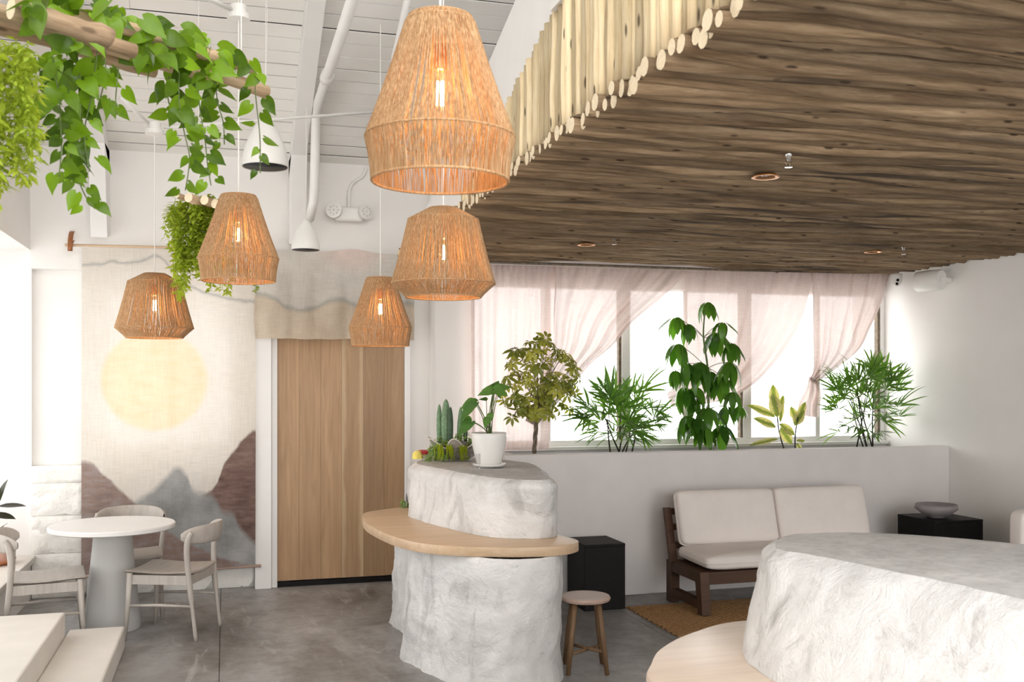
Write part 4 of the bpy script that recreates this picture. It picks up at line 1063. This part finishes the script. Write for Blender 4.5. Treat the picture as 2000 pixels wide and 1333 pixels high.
for k in range(38):
    x = rr.uniform(-75, 62); p = onT(x, rr.uniform(75, 110), rr.uniform(2.6, 2.85)); s = rr.uniform(.5, .92) * (1.0 if x < 30 else .8)
    inst('strand', FS[k % 5], fp, Matrix.Translation(p - fp.location) @ Matrix.Rotation(rr.uniform(0, 6.28), 4, 'Z') @ Matrix.Diagonal((s*1.3, s*1.3, s, 1)))
lp0 = onT(388, 388, 6.45)
h2 = thing('hanging_log_planter', lp0, 'small bundle of hanging logs behind the tall pendant lamp', 'hanging planter')
for k, (x, y, l) in enumerate(((345, 381, .25), (368, 386, .5), (399, 391, .5), (420, 398, .45))):
    p = onT(x, y, 6.22 + .02 * k) ; d = Vector((.55, .83, -.05)).normalized()
    mb = MB().tube([(0, 0, 0), (l * .5, .006, 0), (l, 0, 0)], [.03, .028, .03] if k else [.018]*3, 12)
    me = mb.mesh('log', M['log'], True); me.materials.append(M['poleend']); me.polygons[len(me.polygons)-2].material_index = 1; me.polygons[len(me.polygons)-2].use_smooth = False
    yv = Vector((0, 0, 1)).cross(d).normalized(); zv = d.cross(yv); q = p - h2.location
    inst('log', me, h2, Matrix(((d.x, yv.x, zv.x, q.x), (d.y, yv.y, zv.y, q.y), (d.z, yv.z, zv.z, q.z), (0, 0, 0, 1))))
MB().tube([lp0, Vector((lp0.x, lp0.y, roofz(lp0.y)))], .002, 5).build('wire', M['cordwhite'], h2)
LS = [strand_mesh(.6, 80, .05, .02, 'fernleaf', 30 + k, .12) for k in range(5)]
tp = thing('trailing_plant', onT(388, 395, 6.45), 'bright green trailing plant cascading behind the tall pendant lamp', 'plant', 'trailing hanging plants')
for k in range(58):
    x = rr.uniform(340, 444); p = onT(x, rr.uniform(380, 405), 6.46 + rr.uniform(-.12, .12))
    ln = rr.uniform(.25, .5) if 372 < x < 400 else rr.uniform(.3, .66); s = ln / .6
    inst('strand', LS[k % 5], tp, Matrix.Translation(p - tp.location) @ Matrix.Rotation(rr.uniform(0, 6.28), 4, 'Z') @ Matrix.Diagonal((1.1, 1.1, s, 1)))
for (x, y, s) in ((440, 545, .18), (470, 545, .12), (490, 548, .3)):
    p = onT(x, y - 20, 6.4); inst('strand', LS[1], tp, Matrix.Translation(p - tp.location) @ Matrix.Diagonal((.8, .8, s * .8, 1)))
# ------------------------------------------------------------------ plants in the window planter
def base_at(x, Y=8.0, z=1.06): p = onY(x, 880, Y); return Vector((p.x, Y, z))
# umbrella plant
b = base_at(1388); um = thing('umbrella_plant', b, 'tall umbrella plant with large drooping glossy leaves in the planter', 'plant')
tr = [b, onY(1384, 800, 8.0), onY(1382, 720, 7.98), onY(1374, 660, 8.0), onY(1376, 615, 8.0)]
MB().tube(cr(tr, 6), [.014 - .008 * i / 24 for i in range(25)], 8).build('trunk', M['stem'], um, smooth=True)
UL = [leafmesh('leaf', 'umbrella', .19, .072, 'oval', 7, .18, d, .003) for d in (.2, .45, .7)]
hubs = [(440,55,.9),(180,180,1),(280,240,.85),(560,225,.8),(500,310,1.15),(190,405,1.05),(640,400,1.0),(270,570,1.0),(165,630,.9),(370,560,1.25),(470,640,1.1),(240,770,1.1),(340,770,1.1),(560,690,1.2),(620,560,1.1),(650,810,.85),(320,900,.9),(270,1010,1.0),(430,940,1.25),(600,930,1.0),(700,930,.7),(350,1030,1.1),(560,1090,1.25),(250,1060,.9),(420,1110,1.1)]
k3 = 200 / 860
for hx, hy, sc in hubs:
    h = onY(1280 + hx * k3, 580 + hy * k3 - 2, 8.0 + rr.uniform(-.16, .14))
    zt = h.z - rr.uniform(.02, .1); P0 = min(tr, key=lambda q: abs(q.z - zt + .05))
    MB().tube(bez(P0, h, (0, 0, .03)), .003, 5, cap=False).build('petiole', M['stem'], um, smooth=True)
    n = 7 if sc > .85 else 6; a0 = rr.uniform(0, 6.28)
    for k in range(n):
        a = a0 + 2 * math.pi * k / n + rr.uniform(-.2, .2); out = Vector((math.cos(a), math.sin(a), 0))
        tip = out * rr.uniform(.45, .9) + Vector((0, 0, -rr.uniform(.45, 1.1)))
        inst('leaf', UL[rr.randrange(3)], um, frame(h + out * .018 - b, tip, out * .9 + Vector((0, 0, .55)), sc * rr.uniform(.9, 1.18)))
# variegated small tree
b = base_at(1042); vt = thing('variegated_tree', b, 'small variegated schefflera tree with braided trunk in the planter', 'plant')
top = onY(1050, 790, 8.0)
for k in range(3):
    MB().tube([b.lerp(top, i / 12) + Vector((.013 * math.cos(i * .9 + k * 2.1), .013 * math.sin(i * .9 + k * 2.1), 0)) for i in range(13)], .009, 7).build('trunk', M['bark'], vt, smooth=True)
def whorl(n, L, Wd, mat, seed, shape='oval', up=.25):
    r = random.Random(seed); mb = MB()
    for k in range(n):
        a = 2 * math.pi * k / n + r.uniform(-.15, .15); o_ = Vector((math.cos(a), math.sin(a), 0))
        leaf(mb, L * r.uniform(.75, 1.1), Wd * r.uniform(.85, 1.1), shape, 4, .2, .35, mtx=frame(o_ * .008, o_ + Vector((0, 0, -up + r.uniform(-.2, .3))), Vector((0, 0, 1))))
    return mb.mesh('leaf_whorl', M[mat], True)
VW = [whorl(7, .075, .028, 'varieg', k) for k in range(4)]
for k in range(105):
    while True:
        ux_, uy_ = rr.uniform(-1, 1), rr.uniform(-1, 1)
        if ux_ * ux_ + uy_ * uy_ < 1: break
    h = onY(1058 + ux_ * 72, 742 + uy_ * 76 - 8 * abs(ux_), 8.0 + rr.uniform(-.26, .24) * (1 - .5 * abs(ux_)))
    n_ = (h - onY(1056, 790, 8.0)).normalized() * .8 + TOCAM(h) * .6 + Vector((0, 0, .4)) + rvec(rr, .4)
    y_ = n_.orthogonal()
    inst('leaf_whorl', VW[k % 4], vt, frame(h - b, y_, n_, rr.uniform(.75, 1.25)))
    if k % 3 == 0: MB().tube(bez(top, h, (0, 0, .02)), .0028, 4, cap=False).build('branch', M['bark'], vt, smooth=True)
for (x, y) in ((990, 795), (1000, 815), (985, 780), (1012, 800), (1030, 690), (1048, 668), (1066, 660), (1112, 800), (1125, 770), (1130, 740), (1098, 700)):
    h = onY(x, y, 8.0 + rr.uniform(-.1, .1)); inst('leaf_whorl', VW[rr.randrange(4)], vt, frame(h - b, rvec(rr, 1) + Vector((0, 0, -.6)), TOCAM(h) + rvec(rr, .6), rr.uniform(.8, 1.2)))
    MB().tube(bez(onY(1052, 770, 8.0), h, (0, 0, .03)), .002, 4, cap=False).build('branch', M['bark'], vt, smooth=True)
# lady palms
def fan(n, L, Wd, seed, spread=2.4):
    r = random.Random(seed); mb = MB()
    for k in range(n):
        a = -spread / 2 + spread * k / (n - 1) + r.uniform(-.12, .12); d = Vector((math.sin(a), math.cos(a), r.uniform(-.15, .1)))
        leaf(mb, L * r.uniform(.75, 1.1) * (1 - .15 * abs(a)), Wd * r.uniform(.7, 1.2), 'strap', 5, .35, r.uniform(.08, .4), mtx=frame(d * .006, d, Vector((0, 0, 1))))
    return mb.mesh('frond', M['palm'], True)
FN = [fan(7, .26, .020, 1), fan(8, .23, .018, 2), fan(6, .28, .023, 3), fan(5, .23, .018, 4, 1.8)]
def palm(label, bx_, cx, cy, rx, ry, nf, extra, seed):
    r = random.Random(seed); b = base_at(bx_); t = thing('lady_palm', b, label, 'plant', 'lady palms in the planter')
    canes = []
    for k in range(6):
        p = b + Vector((r.uniform(-.12, .12), r.uniform(-.1, .1), 0)); q = onY(cx + r.uniform(-.5, .5) * rx, cy + r.uniform(-.4, .4) * ry, p.y)
        canes.append((p, q)); MB().tube([p, p.lerp(q, .5) + rvec(r, .015), q], [.008, .007, .004], 6).build('cane', M['cane'], t, smooth=True)
    spots = []
    for k in range(nf):
        while True:
            x, y = r.uniform(-1, 1), r.uniform(-1, 1)
            if x * x + y * y < 1: break
        spots.append((cx + x * rx, cy + y * ry, r.uniform(-.28, .22)))
    for x, y, dy in spots + [(a, c, 0) for a, c in extra]:
        h = onY(x, y, 8.0 + dy); p, q = min(canes, key=lambda cq: (cq[1] - h).length)
        MB().tube(bez(p.lerp(q, r.uniform(.55, 1)), h, (0, 0, .02)), .002, 4, cap=False).build('petiole', M['stem'], t, smooth=True)
        out = (h - onY(cx, cy + ry * .8, 8.0)); tip = (out.normalized() + Vector((0, 0, r.uniform(-.35, .35))) + rvec(r, .3)).normalized()
        while (h + tip * .34).x > 6.25: tip.x -= .15; h.x = min(h.x, 6.10)
        while (h + tip * .26).y > 8.26: tip.y -= .15; h.y = min(h.y, 8.15)
        inst('frond', FN[r.randrange(4)], t, frame(h - b, tip, Vector((0, 0, .8)) + TOCAM(h) * r.uniform(0, .9) + rvec(r, .4), r.uniform(.75, 1.1)))
palm('bushy dark lady palm between the variegated tree and umbrella plant', 1216, 1212, 815, 72, 50, 60, ((1255, 765), (1280, 815), (1150, 790), (1140, 815), (1180, 765), (1235, 770)), 5)
palm('spiky lady palm beside the pale end wall', 1690, 1690, 785, 66, 66, 62, ((1755, 755), (1768, 815), (1640, 740), (1630, 800), (1690, 735), (1725, 735), (1640, 845)), 9)
# variegated ficus
b = base_at(1536); fc = thing('ficus', b, 'young variegated ficus with broad cream-edged leaves in the planter', 'plant')
stA = [b, onY(1522, 845, 8.0), onY(1518, 810, 8.0), onY(1516, 790, 8.0)]; b_ = base_at(1553)
stB = [b_, onY(1553, 855, 7.97), onY(1556, 830, 7.97), onY(1559, 815, 7.97)]
for s_ in (stA, stB): MB().tube(cr(s_, 5), .006, 7).build('stem', M['cane'], fc, smooth=True)
FL = leafmesh('leaf', 'ficus', .2, .095, 'oval', 7, .15, .12, .003)
for (x0, y0, x1, y1, w, dy) in ((1518, 815, 1510, 772, 1.1, -.05), (1514, 800, 1510, 752, .9, .05), (1520, 808, 1530, 772, .6, .05), (1514, 815, 1464, 790, 1.05, 0), (1516, 835, 1476, 816, 1.0, -.06), (1524, 835, 1546, 868, .9, -.04), (1520, 858, 1466, 868, .7, .02),
                                (1552, 832, 1568, 802, 1.0, -.06), (1556, 822, 1545, 795, .7, .05), (1558, 822, 1572, 785, .7, .06), (1552, 850, 1526, 828, .95, -.05), (1556, 862, 1572, 860, .5, -.03), (1524, 826, 1528, 778, .5, .08), (1556, 866, 1566, 880, .4, -.05)):
    p, q = onY(x0, y0, 8.0 + dy * .3), onY(x1, y1, 8.0 + dy); L = (q - p).length
    inst('leaf', FL, fc, frame(p - b, q - p, TOCAM(p) * .8 + Vector((0, 0, .5)) + rvec(rr, .35), (w * 1.15, L / .19, w * 1.15)))

# ================================================================== ON THE BARS
pp = onZ(955, 912, TZ + .008); pp.z = TZ + .009
pot = thing('plant_pot', pp, 'glossy white plant pot with saucer on the farther bar', 'plant pot')
MB().lathe([(0, 0), (.095, 0), (.112, .012), (.113, .022), (.1, .022), (0, .012)], 48, pp).build('saucer', M['potwhite'], pot, smooth=True)
MB().lathe([(0, .016), (.075, .016), (.085, .022), (.10, .08), (.115, .15), (.121, .2), (.122, .226), (.117, .231), (.112, .226), (.111, .205), (0, .2)], 56, pp).build('body', M['potwhite'], pot, smooth=True)
MB().lathe([(.111, .212), (.05, .219), (0, .218)], 32, pp, wob=lambda r, z, w: r).build('soil', M['gravel'], pot, smooth=True)
ph = thing('philodendron', pp + Vector((0, 0, .215)), 'leafy philodendron growing in the white pot', 'plant')
b = ph.location; k7 = 380 / 1948
HL = [leafmesh('leaf', 'philo', .15, .12, 'heart', 7, .2, d, .004) for d in (.2, .4)]
for (hx, hy, tx, ty, sc, dy) in ((955, 320, 1090, 340, 1.0, -.08), (955, 310, 850, 270, .95, .0), (950, 300, 985, 215, .8, .06), (940, 320, 790, 360, .8, -.05), (870, 420, 800, 390, .55, .04), (925, 405, 960, 440, .6, .03), (990, 375, 1030, 400, .4, 0), (760, 445, 615, 470, 1.0, -.05), (755, 455, 590, 600, 1.05, -.1),
                                 (715, 640, 590, 760, 1.05, -.12), (715, 635, 640, 590, .8, -.05), (890, 600, 850, 690, .65, -.1), (915, 560, 900, 640, .5, -.08), (770, 440, 640, 440, .8, .06), (1000, 300, 1120, 275, .7, .04)):
    p = onY(780 + hx * k7, 700 + hy * k7, b.y + dy); q = onY(780 + tx * k7, 700 + ty * k7, b.y + dy * 1.4)
    MB().tube(bez(b + rvec(rr, .02) * 1.0 - Vector((0, 0, .01)), p, ((p.x - b.x) * -.15, 0, .03)), [.004 - .002 * i / 8 for i in range(9)], 6, cap=False).build('petiole', M['stem'], ph, smooth=True)
    L = (q - p).length
    inst('leaf', HL[rr.randrange(2)], ph, frame(p - b, q - p, TOCAM(p) * .6 + Vector((0, 0, .75)) + rvec(rr, .3), (sc * .8, L / .14, sc * .8)))
gp = onZ(929, 922, TZ); gp.z = TZ + .008
gl = thing('glass_tumbler', gp, 'small clear glass tumbler beside the white pot', 'glass')
MB().lathe([(0, 0), (.028, 0), (.03, .004), (.0325, .108), (.031, .109), (.0285, .02), (0, .016)], 32, gp).build('body', M['glass'], gl, smooth=True)
# clam shell planter
cp_ = Vector((1.66, 7.18, TZ + .008)); sh = thing('shell_planter', cp_, 'large fluted clam shell planter with trailing moss on the farther bar', 'planter')
def shf(u, v):
    a = 2 * math.pi * u; fl_ = math.cos(7 * a + .6); r = (.06 + .125 * v ** .7) * (1 + .16 * v * fl_)
    return (cp_.x + 1.15 * r * math.cos(a), cp_.y + .8 * r * math.sin(a), cp_.z + .004 + .125 * v * (1 + .28 * v * fl_))
o = MB().grid(shf, 140, 14, True).build('shell', M['shell'], sh, smooth=True); o.modifiers.new('t', 'SOLIDIFY').thickness = .006
MB().tube([shf(k / 140, 1.0) for k in range(141)], .0045, 6, cap=False).build('rim', M['shellrim'], sh, smooth=True)
MB().lathe([(.17, .095), (.1, .115), (0, .12)], 24, cp_, wob=lambda r, z, w: r * (1.0 - .18 * abs(math.sin(w)))).build('soil', M['soil'], sh, smooth=True)
m = MB()
for (x, n_) in ((857, 34), (877, 42), (903, 46)):
    c0 = onY(x, 872, 7.06)
    for k in range(n_):
        p = c0 + Vector((rr.gauss(0, .016), rr.uniform(-.03, .02), rr.uniform(-.01, .02))); ln = rr.uniform(.05, .125)
        P = [p, p + Vector((rr.uniform(-.01, .01), -.015, -ln * .5)), p + Vector((rr.uniform(-.012, .012), -.02, -ln))]
        P = [Vector((w.x, w.y, max(TZ + .012, w.z))) for w in P]
        m.tube(P, [.0024, .002, .0012], 3, cap=False)
tag(m.build('moss', M['moss'], sh, smooth=True), kind='stuff')
SU = strand_mesh(.07, 26, .035, .014, 'succ', 77, .03)
for k in range(46):
    x = rr.uniform(838, 915) ; y = rr.uniform(845, 880) + max(0, 858 - x) * .8
    p = onY(x, y, 7.16 + rr.uniform(-.1, .12)); s_ = rr.uniform(.8, 1.3)
    inst('succulent_sprig', SU, sh, frame(p - cp_, Vector((rr.uniform(-.5, .5), 1, rr.uniform(-.4, .4))), Vector((0, 0, 1)) + rvec(rr, .6), s_))
def pad(x, y0, y1, w, Y, mat, label, lean=0):
    a, b_ = onY(x, y1, Y), onY(x + lean, y0, Y); a.z = min(a.z, TZ + .13)
    t = thing('cactus', a, label, 'cactus', 'cacti in the clam shell'); h = (b_ - a).length
    def cf(u, v):
        an = 2 * math.pi * u; r = w * (math.sin(math.pi * min(.999, .06 + .94 * v)) ** .45 if v > .5 else lerp(.72, 1, math.sin(v * math.pi) ** 1.0))
        r *= 1 + .08 * math.cos(an * 8); c = a.lerp(b_, v) - a
        return (c.x + r * math.cos(an), c.y + r * .6 * math.sin(an), c.z)
    MB().grid(cf, 32, 20, True).build('body', M[mat], t, smooth=True, world=False)
pad(871, 780, 868, .033, 7.22, 'cactus', 'tallest pale green cactus in the clam shell'); pad(858, 790, 866, .02, 7.26, 'cactus', 'pale cactus tucked behind the tallest one')
pad(880, 795, 868, .019, 7.16, 'cactus2', 'dark green finger cactus in the clam shell'); pad(897, 795, 870, .02, 7.24, 'cactus', 'cactus between the finger cactus and the white pot', 3); pad(909, 805, 870, .016, 7.22, 'cactus2', 'slim spotted cactus partly behind the white pot')
pb = onY(903, 868, 7.10); t = thing('pebble', pb, 'smooth dark grey pebble in the clam shell', 'stone')
MB().sell(.034, .028, .024, .9, .9, 24, 14).build('body', M['pebble'], t, smooth=True, world=False)
rp = Vector((1.44, 7.42, TZ + .008)); t = thing('red_lidded_jar', rp, 'small jar with red lid behind the shell planter', 'jar')
MB().lathe([(0, 0), (.045, 0), (.047, .03), (0, .03)], 24, rp).build('body', M['potwhite'], t, smooth=True); MB().lathe([(0, .03), (.052, .03), (.052, .05), (.03, .062), (0, .062)], 24, rp).build('lid', M['red'], t, auto=True)
yp = Vector((1.385, 7.36, TZ + .008)); t = thing('yellow_cloth', yp, 'crumpled bright yellow cloth beside the red jar', 'cloth')
def yc(u, v):
    a = 2*math.pi*u; e = math.pi * v * .5; r = .05 * (1 + .2 * nz(math.cos(a)*2, math.sin(a)*2, v*3)); return (yp.x + r*math.cos(a)*math.cos(e)*.8, yp.y + r*math.sin(a)*math.cos(e)*.7, yp.z + .06 * math.sin(e) ** .7 * (1 + .2 * nz(math.cos(a)*2, math.sin(a)*2, v*4)))
MB().grid(yc, 28, 10, True).build('folds', M['yellow'], t, smooth=True)
# little plant and stone at the back of the ledge
sp2 = Vector((1.36, 7.40, LZ)); t = thing('ledge_stone', sp2 + Vector((.02, .06, .0)), 'grey stone on the back of the oak ledge', 'stone')
MB().sell(.07, .06, .07, .9, .8, 24, 14, (sp2.x + .02, sp2.y + .04, LZ + .068)).build('body', M['pebble'], t, smooth=True)
t = thing('ledge_succulent', sp2, 'small green succulent on the back of the oak ledge', 'plant')
for k in range(16):
    inst('succulent_sprig', SU, t, frame(Vector((rr.uniform(-.09, .05), rr.uniform(-.06, .02), .02 + rr.uniform(.0, .05))), Vector((rr.uniform(-.6, .6), 1, rr.uniform(0, .5))), Vector((0, 0, 1)) + rvec(rr, .6), rr.uniform(.6, .9)))

# ================================================================== PLANT ON THE WINDOW LEDGE, LEFT EDGE
lp_ = Vector((-1.70, 8.0, .351))
q = onZ(-12, 1102, .355); lp_.x, lp_.y = q.x, q.y
t = thing('clay_pot', lp_, 'pink clay pot on a terracotta saucer at the left edge', 'plant pot')
MB().lathe([(0, 0), (.11, 0), (.15, .03), (.155, .04), (.14, .035), (0, .02)], 40, lp_).build('saucer', M['terracotta'], t, smooth=True)
MB().lathe([(0, .022), (.115, .022), (.12, .03), (.122, .26), (.112, .262), (.11, .23), (0, .22)], 40, lp_).build('body', M['pinkpot'], t, auto=True)
MB().lathe([(.111, .236), (0, .24)], 24, lp_).build('soil', M['soil'], t)
rb = lp_ + Vector((0, 0, .24)); rp_ = thing('rubber_plant', rb, 'dark-leaved rubber plant in the pink pot', 'plant')
MB().tube([rb, rb + Vector((.01, 0, .2)), rb + Vector((.0, 0, .4))], [.012, .01, .006], 8).build('stem', M['cane'], rp_, smooth=True)
RL = leafmesh('leaf', 'rubber', .2, .09, 'oval', 7, .2, .15, .002)
for (x0, y0, x1, y1, w) in ((-10, 1000, 8, 938, 1.0), (-5, 990, 48, 985, .75), (-15, 1005, 28, 1010, .8), (-5, 1040, 10, 1020, .8), (-8, 985, -50, 930, 1), (-10, 1010, -60, 1000, 1), (-15, 1030, 8, 1040, .6)):
    p, q = onY(x0, y0, rb.y), onY(x1, y1, rb.y - .08); inst('leaf', RL, rp_, frame(p - rb, q - p, TOCAM(p) * .6 + Vector((0, 0, .8)) + rvec(rr, .2), (w, (q - p).length / .19, w)))
    MB().tube([rb + Vector((0, 0, max(.05, p.z - rb.z - .05))), p], .004, 5).build('petiole', M['stem'], rp_)
